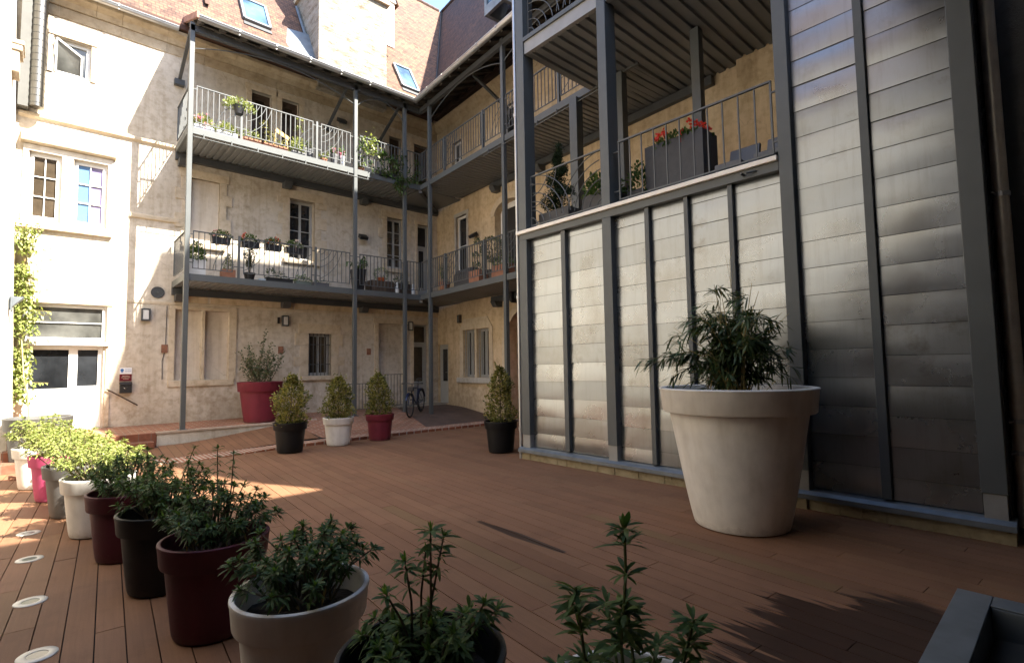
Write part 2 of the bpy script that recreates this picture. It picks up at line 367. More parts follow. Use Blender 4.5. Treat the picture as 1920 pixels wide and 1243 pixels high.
# composite deck boards: each board is an island of the mesh with its own tone
def deckmat():
    m, nt, b = new_mat('composite_deck_boards'); g = N(nt, 'ShaderNodeNewGeometry')
    mp = N(nt, 'ShaderNodeMapping'); mp.inputs['Rotation'].default_value = (0, 0, CA); nt.links.new(g.outputs['Position'], mp.inputs['Vector'])
    v = mp.outputs['Vector']
    base = ramp(nt, g.outputs['Random Per Island'], [(0, (.195,.097,.05)), (.4, (.215,.107,.056)), (.75, (.235,.118,.063)), (.95, (.222,.118,.061)), (1, (.195,.112,.051))])
    big = noise(nt, v, .45, 5, .6)
    c = mix(nt, .7, base, ramp(nt, big, [(.3, (.74,.72,.7)), (.65, (1.08,1.06,1.04))]), 'MULTIPLY')
    mp2 = N(nt, 'ShaderNodeMapping'); mp2.inputs['Scale'].default_value = (60, 1.5, 1); nt.links.new(v, mp2.inputs['Vector'])
    gr = noise(nt, mp2.outputs['Vector'], 1, 4, .6)
    c = mix(nt, .5, c, ramp(nt, gr, [(.3, (.8,.8,.8)), (.7, (1.1,1.1,1.1))]), 'MULTIPLY')
    wear = noise(nt, v, 2.3, 8, .7)
    c = mix(nt, .6, c, ramp(nt, wear, [(.32,(.74,.72,.7)),(.48,(1,1,1)),(.7,(1.07,1.07,1.07))]), 'MULTIPLY')
    fine = noise(nt, v, 160, 2)
    c = mix(nt, .4, c, ramp(nt, fine, [(.3, (.7,.7,.7)), (.7, (1.2,1.2,1.2))]), 'MULTIPLY')
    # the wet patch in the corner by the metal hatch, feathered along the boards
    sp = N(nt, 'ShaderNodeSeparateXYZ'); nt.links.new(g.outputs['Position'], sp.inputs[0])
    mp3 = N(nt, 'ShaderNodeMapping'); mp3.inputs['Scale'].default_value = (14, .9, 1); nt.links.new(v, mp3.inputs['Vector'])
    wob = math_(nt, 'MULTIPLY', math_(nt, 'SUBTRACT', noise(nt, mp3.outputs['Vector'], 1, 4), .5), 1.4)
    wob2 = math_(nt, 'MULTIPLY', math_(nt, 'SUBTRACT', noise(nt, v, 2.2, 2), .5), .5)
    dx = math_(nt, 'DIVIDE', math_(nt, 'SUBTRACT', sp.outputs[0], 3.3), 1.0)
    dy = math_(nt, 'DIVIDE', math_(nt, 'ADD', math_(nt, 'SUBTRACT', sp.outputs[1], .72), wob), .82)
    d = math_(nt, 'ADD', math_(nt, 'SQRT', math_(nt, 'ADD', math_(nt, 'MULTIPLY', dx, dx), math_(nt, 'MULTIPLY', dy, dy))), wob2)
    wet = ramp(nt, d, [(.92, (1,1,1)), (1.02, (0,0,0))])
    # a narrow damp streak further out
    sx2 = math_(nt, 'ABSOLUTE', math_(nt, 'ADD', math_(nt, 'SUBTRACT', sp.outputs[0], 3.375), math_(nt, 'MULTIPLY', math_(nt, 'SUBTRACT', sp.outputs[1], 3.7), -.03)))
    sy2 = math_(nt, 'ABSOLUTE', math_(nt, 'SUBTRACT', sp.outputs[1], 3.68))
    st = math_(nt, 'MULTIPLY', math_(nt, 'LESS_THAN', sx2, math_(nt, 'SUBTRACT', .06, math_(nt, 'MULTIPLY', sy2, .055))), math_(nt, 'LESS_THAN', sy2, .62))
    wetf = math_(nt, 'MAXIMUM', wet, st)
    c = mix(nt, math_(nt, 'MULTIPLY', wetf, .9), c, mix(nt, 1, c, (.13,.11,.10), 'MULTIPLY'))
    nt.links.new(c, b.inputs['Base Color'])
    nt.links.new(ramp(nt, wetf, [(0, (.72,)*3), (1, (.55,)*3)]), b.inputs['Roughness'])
    b.inputs['Specular IOR Level'].default_value = .3
    bump(nt, b, math_(nt, 'ADD', gr, math_(nt, 'MULTIPLY', fine, .6)), .25, .003); return m
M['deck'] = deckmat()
M['dark_ground'] = simple('dark_subsoil', (.02,.018,.016), .95)
M['pavers'] = brickmat('red_clay_pavers', (.40,.185,.11), (.32,.14,.085), (.42,.32,.24), .24, .12, .014, .8)
M['small_brick'] = brickmat('small_brick_strip', (.40,.155,.085), (.32,.12,.065), (.55,.46,.37), .2, .075, .017, .85)
M['brick_step'] = brickmat('red_brick_step', (.30,.12,.07), (.24,.10,.065), (.22,.16,.12), .22, .07, .008, .8, uv=False)
M['mat'] = simple('dark_brown_paving', (.095,.058,.04), .85, 0, .25, 3, .3, 40)
M['concrete'] = plaster('worn_concrete', (.34,.31,.26), (.26,.235,.2), (.4,.37,.32), .6, streak=False)
M['tarmac'] = simple('grey_ground', (.12,.115,.11), .9, 0, .2, 4)

# galvanised cladding planks
def cladmat(name='galvanised_cladding'):
    m, nt, b = new_mat(name); g = N(nt, 'ShaderNodeNewGeometry'); v = pos(nt)
    base = ramp(nt, g.outputs['Random Per Island'], [(0, (.225,.24,.25)), (.35, (.272,.288,.298)), (.7, (.305,.322,.332)), (.93, (.33,.347,.357)), (1, (.43,.45,.465))])
    f = noise(nt, v, 1.3, 6, .6)
    stain = ramp(nt, f, [(.32, (.74,.68,.6)), (.5, (.96,.94,.91)), (.62, (1,1,1))])
    c = mix(nt, .7, base, stain, 'MULTIPLY')
    f2 = noise(nt, pos(nt, (1, 16, 1.6)), 1, 6, .7)
    c = mix(nt, .22, c, ramp(nt, f2, [(.34, (.62,.57,.5)), (.5, (1,1,1)), (1, (1,1,1))]), 'MULTIPLY')
    f3 = noise(nt, v, 3.5, 6, .65)
    blot = ramp(nt, f3, [(.54, (1,1,1)), (.72, (.62,.54,.46))])
    msk = ramp(nt, noise(nt, v, .8, 3), [(.5, (0,0,0)), (.62, (1,1,1))])
    c = mix(nt, math_(nt, 'MULTIPLY', msk, .8), c, mix(nt, 1, c, blot, 'MULTIPLY'))
    nt.links.new(c, b.inputs['Base Color'])
    b.inputs['Metallic'].default_value = .9
    r = math_(nt, 'ADD', .20, math_(nt, 'MULTIPLY', f, .25))
    nt.links.new(math_(nt, 'ADD', r, math_(nt, 'MULTIPLY', g.outputs['Random Per Island'], -.06)), b.inputs['Roughness'])
    h = math_(nt, 'ADD', noise(nt, pos(nt, (1, .8, 2.4)), 1.0, 1), math_(nt, 'MULTIPLY', noise(nt, v, 60, 2), .006))
    bump(nt, b, h, .30, .05); return m
M['clad'] = cladmat()

def chimneymat():
    m, nt, b = new_mat('weathered_masonry'); t = N(nt, 'ShaderNodeTexCoord')
    br = N(nt, 'ShaderNodeTexBrick', offset=.43, squash=1.3, squash_frequency=3)
    for k, c in (('Color1', (.34,.31,.265)), ('Color2', (.29,.26,.21)), ('Mortar', (.35,.325,.28))): br.inputs[k].default_value = (*c, 1)
    br.inputs['Scale'].default_value = 1; br.inputs['Brick Width'].default_value = .42; br.inputs['Row Height'].default_value = .19; br.inputs['Mortar Size'].default_value = .02
    v = pos(nt)
    mv = N(nt, 'ShaderNodeMapping'); mv.inputs['Rotation'].default_value = (radians(90), 0, 0); nt.links.new(v, mv.inputs['Vector'])
    nt.links.new(mv.outputs[0], br.inputs['Vector'])
    f = noise(nt, pos(nt, (1, 1, 2.4)), 2.6, 8, .78)
    c = mix(nt, .9, br.outputs['Color'], ramp(nt, f, [(.36, (.34,.25,.16)), (.46, (.8,.76,.7)), (.6,(1,1,1)), (.8, (1.1,1.1,1.1))]), 'MULTIPLY')
    nt.links.new(c, b.inputs['Base Color']); b.inputs['Roughness'].default_value = .95
    bump(nt, b, math_(nt, 'ADD', f, math_(nt, 'MULTIPLY', br.outputs['Fac'], -.3)), 1.0, .05); return m
M['masonry'] = chimneymat()

M['flue'] = simple('spiral_flue_metal', (.2,.19,.17), .3, 1, .1, 4)
M['chase'] = simple('grey_chase', (.085,.083,.075), .6, 0, .15, 3)
M['cornice'] = plaster('stained_cornice_stone', (.42,.335,.225), (.29,.22,.14), (.5,.42,.31), .8, streak=False)

M['edge_paint'] = simple('pale_edge_beam', (.27,.265,.25), .5, .2, .1, 5)

M['pipe'] = simple('dull_galvanised_pipe', (.7,.64,.55), .4, .5, .12, 6)

M['low_bounce'] = simple('low_bounce_render', (.05,.048,.045), .9, 0, .2, 2)  # near-black so the unseen rear surfaces throw back little light

M['leaf_yew'] = leafmat('very_dark_needles', [(.012,.024,.009),(.02,.036,.013),(.03,.048,.018)], .6, .1, .2)

# ------------------------------------------------------------------ camera, sky, sun
yaw, pitch, roll = 0.73864995, 0.06603383, -0.01628134
fw = Vector((sin(yaw)*cos(pitch), cos(yaw)*cos(pitch), sin(pitch)))
r0 = Vector((cos(yaw), -sin(yaw), 0)); u0 = r0.cross(fw)
Rv = r0*cos(roll) + u0*sin(roll); Uv = -r0*sin(roll) + u0*cos(roll)
cam = bpy.data.cameras.new('camera'); co = bpy.data.objects.new('camera', cam); COL.objects.link(co)
mw = Matrix.Identity(4)
for i in range(3):
    mw[i][0] = Rv[i]; mw[i][1] = Uv[i]; mw[i][2] = -fw[i]
mw[0][3], mw[1][3], mw[2][3] = 0, 0, 1.6
co.matrix_world = mw
cam.sensor_width = 36; cam.sensor_fit = 'HORIZONTAL'; cam.lens = .96622573*1000/1920*36
cam.clip_start = .05; cam.clip_end = 2000
S.camera = co

SUN = Vector((.55, -1.0, 1.27)).normalized()          # towards the sun
w = bpy.data.worlds.new('World'); S.world = w; w.use_nodes = True
nt = w.node_tree; bg = nt.nodes['Background']
sk = nt.nodes.new('ShaderNodeTexSky'); sk.sky_type = 'NISHITA'; sk.sun_disc = False
sk.sun_elevation = math.asin(SUN.z); sk.sun_rotation = math.atan2(SUN.x, SUN.y)
sk.altitude = 200; sk.air_density = 1.0; sk.dust_density = 1.2; sk.ozone_density = .8
nt.links.new(sk.outputs[0], bg.inputs[0]); bg.inputs[1].default_value = .11
sl = bpy.data.lights.new('sun', 'SUN'); sl.energy = 4.2; sl.angle = radians(.5); sl.color = (1, .94, .83)
so = bpy.data.objects.new('sun', sl); COL.objects.link(so)
so.rotation_euler = SUN.to_track_quat('Z', 'Y').to_euler(); so.location = (4, -10, 30)
S.view_settings.view_transform = 'Standard'; S.view_settings.look = 'None'
S.view_settings.exposure = 2.7; S.view_settings.gamma = 1
S.cycles.max_bounces = 10; S.cycles.diffuse_bounces = 6; S.cycles.glossy_bounces = 4
S.cycles.use_denoising = True

# ------------------------------------------------------------------ ground, deck, terrace
g = MB().quad((-300,-300,-.06),(300,-300,-.06),(300,300,-.06),(-300,300,-.06))
structure(build(g, 'ground', M['tarmac']))
g = MB().quad((-1.5,-3,-.032),(10.2,-3,-.032),(10.2,15,-.032),(-1.5,15,-.032))
structure(build(g, 'deck_base', M['dark_ground']))

def deck_boards():
    mb = MB((Vector((0,0,0)), Cn, Cd, Vector((0,0,1))))
    pitch_ = .149; gap = .0068; rnd = random.Random(3); L = 2.4
    for k in range(-9, 70):
        u0 = -.02 + pitch_*k + gap/2; u1 = u0 + pitch_ - gap
        um = (u0+u1)/2
        # far end: the brick strip (Y 10.85) or, on the left, the steps (Y 13.2)
        x_at = um*cos(CA) + 11*sin(CA)
        yend = 10.92 if x_at > 1.75 else 13.25
        v1 = (yend + um*sin(CA)) / cos(CA)
        ph = ((k*5) % 8)/8*L + rnd.uniform(-.05, .05)
        cuts = [-3.0]; v = -3.0 - L + ph % L + L
        while v < v1:
            if v > -2.9: cuts.append(v)
            v += L
        cuts.append(v1)
        for a, b in zip(cuts, cuts[1:]):
            j = .0025
            mb.box(u0, a+j, -.03, u1, b-j, rnd.uniform(-.0012, .0012))
    return mb
structure(build(deck_boards(), 'deck', M['deck']))

def smooth(t): t = max(0, min(1, t)); return t*t*(3-2*t)
def zt(x, y):
    """height of the raised terrace and its ramp"""
    s = .055*smooth((x-1.75)/3.2)
    if y < 11.42: return s
    up = .29 + .03*(y-13.45)
    if y >= 13.45: return up
    t = (y-11.42)/(13.45-11.42)
    if x > 5.2: return s + (.29-s)*t
    r = .29*smooth((x-1.9)/3.3)*(.35+.65*t)
    q = smooth((x-4.2)/1.0)
    return max(.008, (1-q)*max(s*(1-t), r) + q*(s + (.29-s)*t))
def field(name, mat, xs, ys, f, uvs=1.0, rot=0):
    mb = MB(); 
    for i in range(len(xs)-1):
        for j in range(len(ys)-1):
            P = [(xs[i],ys[j]),(xs[i+1],ys[j]),(xs[i+1],ys[j+1]),(xs[i],ys[j+1])]
            uv = [(x, y) if not rot else (y, x) for x, y in P]
            mb.quad(*[(x, y, f(x, y)) for x, y in P], uv=uv)
    return structure(build(mb, name, mat))
def lin(a, b, n): return [a+(b-a)*i/n for i in range(n+1)]
# brick strip along the front of the terrace
mb = MB(); xs = lin(1.55, 10.4, 60)
ys = lambda x: (10.66 + .28*smooth((x-1.5)/2.6) - .06*smooth((x-6)/3), 11.36)
for a, b in zip(xs, xs[1:]):
    (ya, yb), (yc, yd) = ys(a), ys(b)
    za, zb = zt(a, 11)+.006, zt(b, 11)+.006
    mb.quad((a,ya,za),(b,yc,zb),(b,yd,zb),(a,yb,za), uv=[(ya,a),(yc,b),(yd,b),(yb,a)])
    mb.quad((a,ya,-.05),(b,yc,-.05),(b,yc,zb),(a,ya,za), uv=[(a,0),(b,0),(b,.06),(a,.06)])
structure(build(mb, 'brick_strip', M['small_brick']))
# boarded ramp
mb = MB((Vector((0,0,0)), Cn, Cd, Vector((0,0,1)))); rnd = random.Random(5)
for k in range(6, 40):
    u0 = -.02+.149*k+.003; u1 = u0+.143
    x = u0*cos(CA)+12.4*sin(CA)
    if x < 1.7 or x > 4.55: continue
    vs = []
    for v in lin(11.37, 13.4, 6):
        for u in (u0, u1):
            X = u*cos(CA)+v*sin(CA); Y = v*cos(CA)-u*sin(CA)
            vs.append((u, v+u*sin(CA), zt(X, max(11.43, Y+u*sin(CA)))+.004))
    mb.add(vs, [(2*i, 2*i+1, 2*i+3, 2*i+2) for i in range(6)])
structure(build(mb, 'ramp', M['deck']))
field('ramp_base', M['dark_ground'], lin(1.7, 4.7, 8), lin(11.34, 13.4, 6), lambda x, y: zt(x, max(y, 11.43))-.012)
field('terrace', M['pavers'], lin(4.62, 10.5, 24), lin(11.34, 13.45, 10), lambda x, y: zt(x, max(y, 11.43)))
field('terrace_walkway', M['pavers'], lin(-.5, 10.5, 22), lin(13.45, 15.2, 6), lambda x, y: zt(x, y))
# darker paving in front of the side wing
P = [(8.25,14.55),(10.3,14.6),(10.2,13),(9.95,11.4),(9.85,10.6),(8.6,10.95),(7.35,11.5)]
mb = MB(); n = 10
for i in range(n):
    for j in range(n):
        q = []
        for (s_, t_) in ((i/n, j/n), ((i+1)/n, j/n), ((i+1)/n, (j+1)/n), (i/n, (j+1)/n)):
            A = Vector((7.35,11.42)).lerp(Vector((8.25,14.5)), t_); B_ = Vector((9.98,11.4)).lerp(Vector((10.25,14.5)), t_)
            p = A.lerp(B_, s_); q.append((p.x, p.y, zt(p.x, p.y)+.008))
        mb.quad(*q)
structure(build(mb, 'dark_paving', M['mat']))
mb = MB().box(8.35, 14.5, .2, 10.25, 15.05, .375)
structure(build(mb, 'concrete_landing', M['concrete'], bevel=.008))
# kerb at the top of the ramp and brick steps on its left
mb = MB()
xs = lin(1.86, 5.0, 16)
for a, b in zip(xs, xs[1:]):
    mb.quad((a,13.40,-.05),(b,13.40,-.05),(b,13.40,.262),(a,13.40,.262))
    mb.quad((a,13.40,.262),(b,13.40,.262),(b,13.46,.262),(a,13.46,.262))
mb.quad((1.86,13.46,-.05),(1.86,13.40,-.05),(1.86,13.40,.262),(1.86,13.46,.262))
structure(build(mb, 'kerb', M['kerb']))
mb = MB().box(1.84, 13.37, .263, 5.3, 13.5, .302)
structure(build(mb, 'kerb_coping', M['small_brick']))
mb = MB(); mb.box(-.5, 13.06, -.05, 1.78, 13.42, .135); mb.box(-.5, 13.40, -.05, 1.86, 13.56, .29)
structure(build(mb, 'brick_steps', M['brick_step'], bevel=.012))

# ------------------------------------------------------------------ building kit
Z3 = Vector((0,0,1))
FB = (Vector((0,15.05,0)), Vector((1,0,0)), Vector((0,-1,0)), Z3)       # back wall: a = x, b = out of the wall
FC = (Vector((10.2,15.05,0)), -Cd, -Cn, Z3)                              # side wing wall
def wall(F, a0, a1, z0, z1, holes, depth=.2):
    mb = MB(F)
    A = sorted({a0, a1} | {h[0] for h in holes} | {h[1] for h in holes}); ZZ = sorted({z0, z1} | {h[2] for h in holes} | {h[3] for h in holes})
    A = [a for a in A if a0 <= a <= a1]; ZZ = [z for z in ZZ if z0 <= z <= z1]
    for i in range(len(A)-1):
        for j in range(len(ZZ)-1):
            am = (A[i]+A[i+1])/2; zm = (ZZ[j]+ZZ[j+1])/2
            if any(h[0] < am < h[1] and h[2] < zm < h[3] for h in holes): continue
            mb.quad((A[i],0,ZZ[j]),(A[i],0,ZZ[j+1]),(A[i+1],0,ZZ[j+1]),(A[i+1],0,ZZ[j]))
    for h in holes:
        d = h[4] if len(h) > 4 else depth
        p, q, r, s = h[:4]
        mb.quad((p,0,r),(p,-d,r),(p,-d,s),(p,0,s)); mb.quad((q,-d,r),(q,0,r),(q,0,s),(q,-d,s))
        mb.quad((p,-d,s),(q,-d,s),(q,0,s),(p,0,s)); mb.quad((p,0,r),(q,0,r),(q,-d,r),(p,-d,r))
        mb.quad((p,-d-.02,r),(p,-d-.02,s),(q,-d-.02,s),(q,-d-.02,r))
    return mb
def window(F, a0, a1, z0, z1, parent, d=.2, cols=2, rows=3, leaves=2, frame='white_paint', glass='glass', name='window', fr=.045, gap=True, glasses=None):
    """joinery set back in its opening, panes as a sub-part"""
    mb = MB(F); b0, b1 = -d+.012, -d+.06
    t = fr
    mb.box(a0+.002, b0, z0+.002, a0+t, b1, z1-.002); mb.box(a1-t, b0, z0+.002, a1-.002, b1, z1-.002)
    mb.box(a0+t, b0, z0+.002, a1-t, b1, z0+t); mb.box(a0+t, b0, z1-t, a1-t, b1, z1-.002)
    ia0, ia1, iz0, iz1 = a0+t, a1-t, z0+t, z1-t
    lw = (ia1-ia0)/leaves
    for L in range(leaves):
        x0 = ia0+L*lw; x1 = x0+lw; st = .032
        mb.box(x0+.001, b0+.008, iz0, x0+st, b1+.014, iz1); mb.box(x1-st, b0+.008, iz0, x1-.001, b1+.014, iz1)
        mb.box(x0+st, b0+.008, iz0, x1-st, b1+.014, iz0+st*1.3); mb.box(x0+st, b0+.008, iz1-st, x1-st, b1+.014, iz1)
        cw = (x1-x0-2*st)/max(1, cols//leaves)
        for c in range(1, max(1, cols//leaves)): mb.box(x0+st+c*cw-.01, b0+.01, iz0+st, x0+st+c*cw+.01, b1+.006, iz1-st)
        for r in range(1, rows):
            zz = iz0+st*1.3+(iz1-iz0-2.3*st)*r/rows; mb.box(x0+st, b0+.012, zz-.01, x1-st, b1+.004, zz+.01)
    o = build(mb, name, M[frame], parent)
    gl = glasses or [glass]
    n = len(gl)
    for i, gname in enumerate(gl):
        pb = MB(F); x0 = ia0+(ia1-ia0)*i/n; x1 = ia0+(ia1-ia0)*(i+1)/n
        pb.quad((x0,b0+.02,iz0),(x0,b0+.02,iz1),(x1,b0+.02,iz1),(x1,b0+.02,iz0))
        build(pb, 'pane', M[gname], o)
    return o
def surround(F, a0, a1, z0, z1, parent, wd=.16, proud=.02, quoin=True, mat='stone', sill=True, seed=0, base=False, name='stone_surround'):
    """dressed stone blocks round an opening"""
    rnd = random.Random(seed+int(a0*100)); mb = MB(F)
    z = z0; k = 0
    while z < z1-.05:
        h = min(rnd.uniform(.26, .4), z1-z)
        e = (wd*1.7 if k % 2 else wd) if quoin else wd
        for sgn, a in ((-1, a0), (1, a1)):
            ee = e*rnd.uniform(.9, 1.1) if quoin else e
            mb.box(a, -.05, z+.003, a+sgn*ee, proud+rnd.uniform(-.004, .004), z+h-.003)
        z += h; k += 1
    mb.box(a0-wd*1.25, -.05, z1, a1+wd*1.25, proud+.005, z1+wd*1.25)
    o = build(mb, name, M[mat], parent)
    if sill:
        sb = MB(F).box(a0-wd*.9, -.15, z0-.13, a1+wd*.9, proud+.06, z0-.002)
        build(sb, 'sill', M['stone'], o, bevel=.01)
    return o
def infill(F, a0, a1, z0, z1, d, parent, mat='blank', name='blocked_window'):
    mb = MB(F).quad((a0+.001,-d+.012,z0+.001),(a0+.001,-d+.012,z1-.001),(a1-.001,-d+.012,z1-.001),(a1-.001,-d+.012,z0+.001))
    return build(mb, name, M[mat], parent)

# ------------------------------------------------------------------ back house
BH = thing('stone_house', (5, 15.05, 0), 'cream stone house across the back of the courtyard, with sunlit clay tile roof and chimney', 'house')
holesB = [(-.04,.6,8.31,9.15,.16), (-.36,.17,4.93,6.42,.14), (.38,.98,4.93,6.42,.14), (-.34,1.06,2.29,3.12,.12), (-.3,1.02,.36,2.2,.14),
          (2.40,2.98,1.37,3.13,.13), (3.05,3.6,1.37,3.13,.13), (5.69,6.37,1.40,2.63,.22), (7.92,8.84,.34,3.02,.16), (9.22,9.86,.37,3.05,.3),
          (2.64,3.32,4.85,6.54,.1), (5.12,5.84,4.75,6.52,.26), (8.22,8.84,4.85,6.54,.2), (9.38,9.86,3.83,6.5,.2),
          (4.06,4.58,7.24,9.37,.22), (4.87,5.35,7.24,9.40,.22), (8.3,8.75,7.24,9.3,.22), (9.25,9.85,7.24,9.3,.22)]
build(wall(FB, -1.6, 10.2, -.05, 10.55, holesB), 'wall', M['plaster'], BH)
# small tilted window at the top left
window(FB, -.04,.6,8.31,9.15, BH, d=.16, cols=1, rows=1, leaves=1, glass='glass_dusty')
mb = MB(FB); mb.box(-.01,-.1,8.36,.03,.0,9.1)
pb = MB(FB)
for q in ([(.02,-.06,8.36),(.42,-.06,8.36),(.42,.02,8.36+.5),(.02,.02,9.05)],): pass
fl = MB(FB)
fl.bar((.0,-.05,8.37),(.44,-.05,8.37),.035); fl.bar((.44,-.05,8.37),(.44,.10,8.78),.035); fl.bar((.0,-.05,8.37),(.0,.12,9.06),.035); fl.bar((.0,.12,9.06),(.44,.10,8.78),.035)
sash = build(fl, 'tilted_sash', M['white_paint'], BH)
pb = MB(FB).quad((.0,-.05,8.37),(.0,.12,9.06),(.44,.10,8.78),(.44,-.05,8.37)); build(pb, 'pane', M['glass_dusty'], sash)
mb = MB(FB); mb.box(-.14,-.03,9.17,.7,.05,9.30); mb.box(-.14,-.03,8.31,-.05,.03,9.165); mb.box(.61,-.03,8.31,.7,.03,9.165)
build(mb, 'stone_surround', M['stone'], BH)
# twin window with cornice
w1 = window(FB, -.36,.17,4.93,6.42, BH, d=.14, cols=2, rows=3, leaves=1, glass='glass_brown', fr=.05)
w2 = window(FB, .38,.98,4.93,6.42, BH, d=.14, cols=2, rows=3, leaves=1, glasses=['pane_blue','pane_lilac'], fr=.05)
mb = MB(FB); mb.box(-.46,-.02,4.86,-.37,.03,6.55); mb.box(.18,-.02,4.86,.37,.03,6.55); mb.box(.99,-.02,4.86,1.08,.03,6.55); mb.box(-.46,-.02,6.43,1.08,.035,6.56)
build(mb, 'stone_surround', M['white_render'], w1)
mb = MB(FB); mb.prism([(-.5,.0,6.57),(-.5,.16,6.60),(-.5,.17,6.66),(-.5,.0,6.9)], (1.62,0,0)); build(mb, 'cornice', M['stone'], w1)
mb = MB(FB); mb.box(-.52,0,4.72,1.1,.09,4.85); build(mb, 'sill', M['stone'], w1, bevel=.01)
mb = MB(FB); mb.prism([(-.56,0,7.14),(-.56,.07,7.19),(-.56,.075,7.245),(-.56,.02,7.28),(-.56,0,7.28)], (2.85,0,0)); build(mb, 'string_course', M['stone'], BH)
mb = MB(FB); mb.prism([(1.42,0,5.28),(1.42,.05,5.3),(1.42,.055,5.37),(1.42,0,5.42)], (1.0,0,0)); build(mb, 'string_course', M['stone'], BH)
mb = MB(FB); mb.prism([(1.44,0,3.24),(1.44,.02,3.24),(1.44,.02,3.3),(1.44,0,3.31)], (8.5,0,0)); build(mb, 'string_course', M['stone'], BH)
mb = MB(FB)
rnd = random.Random(11)
for i in range(11):
    a = 2.4+i*.72+rnd.uniform(-.05,.05); mb.box(a,0,3.315,a+.7,.012+rnd.uniform(0,.006),3.52)
build(mb, 'stone_band', M['plaster2'], BH)
# shopfront
wt = window(FB, -.34,1.06,2.29,3.12, BH, d=.12, cols=1, rows=2, leaves=1, glass='glass_dusty', name='transom_window')
mb = MB(FB); mb.box(-.4,-.02,2.205,1.12,.09,2.285); build(mb, 'sill', M['white_paint'], wt)
mb = MB(FB); mb.box(-.46,-.02,3.125,1.16,.05,3.2); mb.box(1.065,-.02,.36,1.15,.03,3.12); build(mb, 'stone_surround', M['stone'], wt)
mb = MB(FB); b0, b1 = -.128, -.07
for x0,x1,z0,z1 in ((-.298,-.22,.362,2.198),(.42,.5,.362,2.198),(.50,.575,.362,2.198),(.93,1.018,.362,2.198),(-.22,.42,2.11,2.198),(.575,.93,2.11,2.198),(-.22,.42,.362,1.26),(.575,.93,1.22,1.3),(.575,.93,.362,.5)):
    mb.box(x0,b0,z0,x1,b1,z1)
mb.box(.575,b0,.5,.93,b1-.018,1.22); mb.box(.6,b0,.53,.905,b1-.008,1.19)
dr = build(mb, 'shop_door', M['white_paint'], BH, bevel=.004)
mb = MB(FB).quad((-.22,-.1,1.26),(-.22,-.1,2.11),(.42,-.1,2.11),(.42,-.1,1.26)); build(mb, 'pane', M['glass'], dr)
mb = MB(FB).quad((.575,-.1,1.3),(.575,-.1,2.11),(.93,-.1,2.11),(.93,-.1,1.3)); build(mb, 'pane', M['glass'], dr)
mb = MB(FB).tube([(.535,-.07,1.22),(.535,-.02,1.22),(.47,-.02,1.22)],.009); build(mb, 'handle', M['bright_metal'], dr)
# ground-floor openings
b1_ = infill(FB,2.40,2.98,1.37,3.13,.13,BH); b2_ = infill(FB,3.05,3.6,1.37,3.13,.13,BH)
mb = MB(FB); mb.box(2.27,-.04,1.37,2.395,.03,3.14); mb.box(2.985,-.12,1.37,3.045,.02,3.13); mb.box(3.605,-.04,1.37,3.78,.035,3.14); mb.box(2.27,-.04,3.14,3.78,.035,3.22)
mb.box(3.605,-.04,1.22,3.72,.03,1.37)
build(mb, 'stone_surround', M['stone'], b1_); mb = MB(FB).box(2.27,-.1,1.21,3.74,.05,1.365); build(mb, 'sill', M['stone'], b1_, bevel=.012)
wb = window(FB,5.69,6.37,1.40,2.63,BH,d=.22,cols=2,rows=1,leaves=2,frame='grey_paint',glass='glass_brown',name='barred_window')
mb = MB(FB)
for i in range(6): mb.tube([(5.75+i*.112,-.06,1.40),(5.75+i*.112,-.06,2.63)],.011,6)
for zz in (1.72,2.3): mb.box(5.69,-.066,zz,6.37,-.054,zz+.02)
build(mb, 'window_bars', M['steel_dark'], wb)
surround(FB,5.69,6.37,1.40,2.63,wb,.22,.025,seed=2)
bd = infill(FB,7.92,8.84,.34,3.02,.16,BH,'plaster','blocked_doorway')
surround(FB,7.92,8.84,.34,3.02,bd,.14,.03,quoin=False,sill=False)
def door(F,a0,a1,z0,z1,d,parent,frame='grey_paint',panel=.75,transom=None,glass='glass'):
    mb = MB(F); b0,b1 = -d+.012,-d+.07; t=.06
    mb.box(a0+.002,b0,z0,a0+t,b1,z1-.002); mb.box(a1-t,b0,z0,a1-.002,b1,z1-.002); mb.box(a0+t,b0,z1-t,a1-t,b1,z1-.002)
    zt_ = z1-t
    if transom: mb.box(a0+t,b0,transom-.03,a1-t,b1,transom+.03); zt_ = transom-.03
    s=.08
    mb.box(a0+t+.003,b0+.006,z0+.01,a0+t+s,b1-.01,zt_-.004); mb.box(a1-t-s,b0+.006,z0+.01,a1-t-.003,b1-.01,zt_-.004)
    mb.box(a0+t+s,b0+.006,z0+.01,a1-t-s,b1-.014,z0+panel); mb.box(a0+t+s,b0+.006,zt_-.1,a1-t-s,b1-.01,zt_-.004)
    mb.box(a0+t+s+.03,b0+.01,z0+.12,a1-t-s-.03,b1-.006,z0+panel-.08)
    o = build(mb,'door',M[frame],parent,bevel=.003)
    pb = MB(F).quad((a0+t,b0+.02,z0+panel),(a0+t,b0+.02,z1-t),(a1-t,b0+.02,z1-t),(a1-t,b0+.02,z0+panel)); build(pb,'pane',M[glass],o)
    h = MB(F).tube([(a1-t-s/2,b1-.01,z0+1.05),(a1-t-s/2,b1+.04,z0+1.05),(a1-t-s/2-.1,b1+.04,z0+1.05)],.009,6); build(h,'handle',M['bright_metal'],o)
    return o
d1 = door(FB,9.22,9.86,.37,3.05,.3,BH,transom=2.42,glass='glass_brown')
mb = MB(FB); mb.box(9.1,-.04,.36,9.21,.025,3.06); mb.box(9.87,-.04,.36,9.97,.02,3.06); mb.box(9.1,-.04,3.06,9.97,.03,3.2); build(mb,'stone_surround',M['stone'],d1)
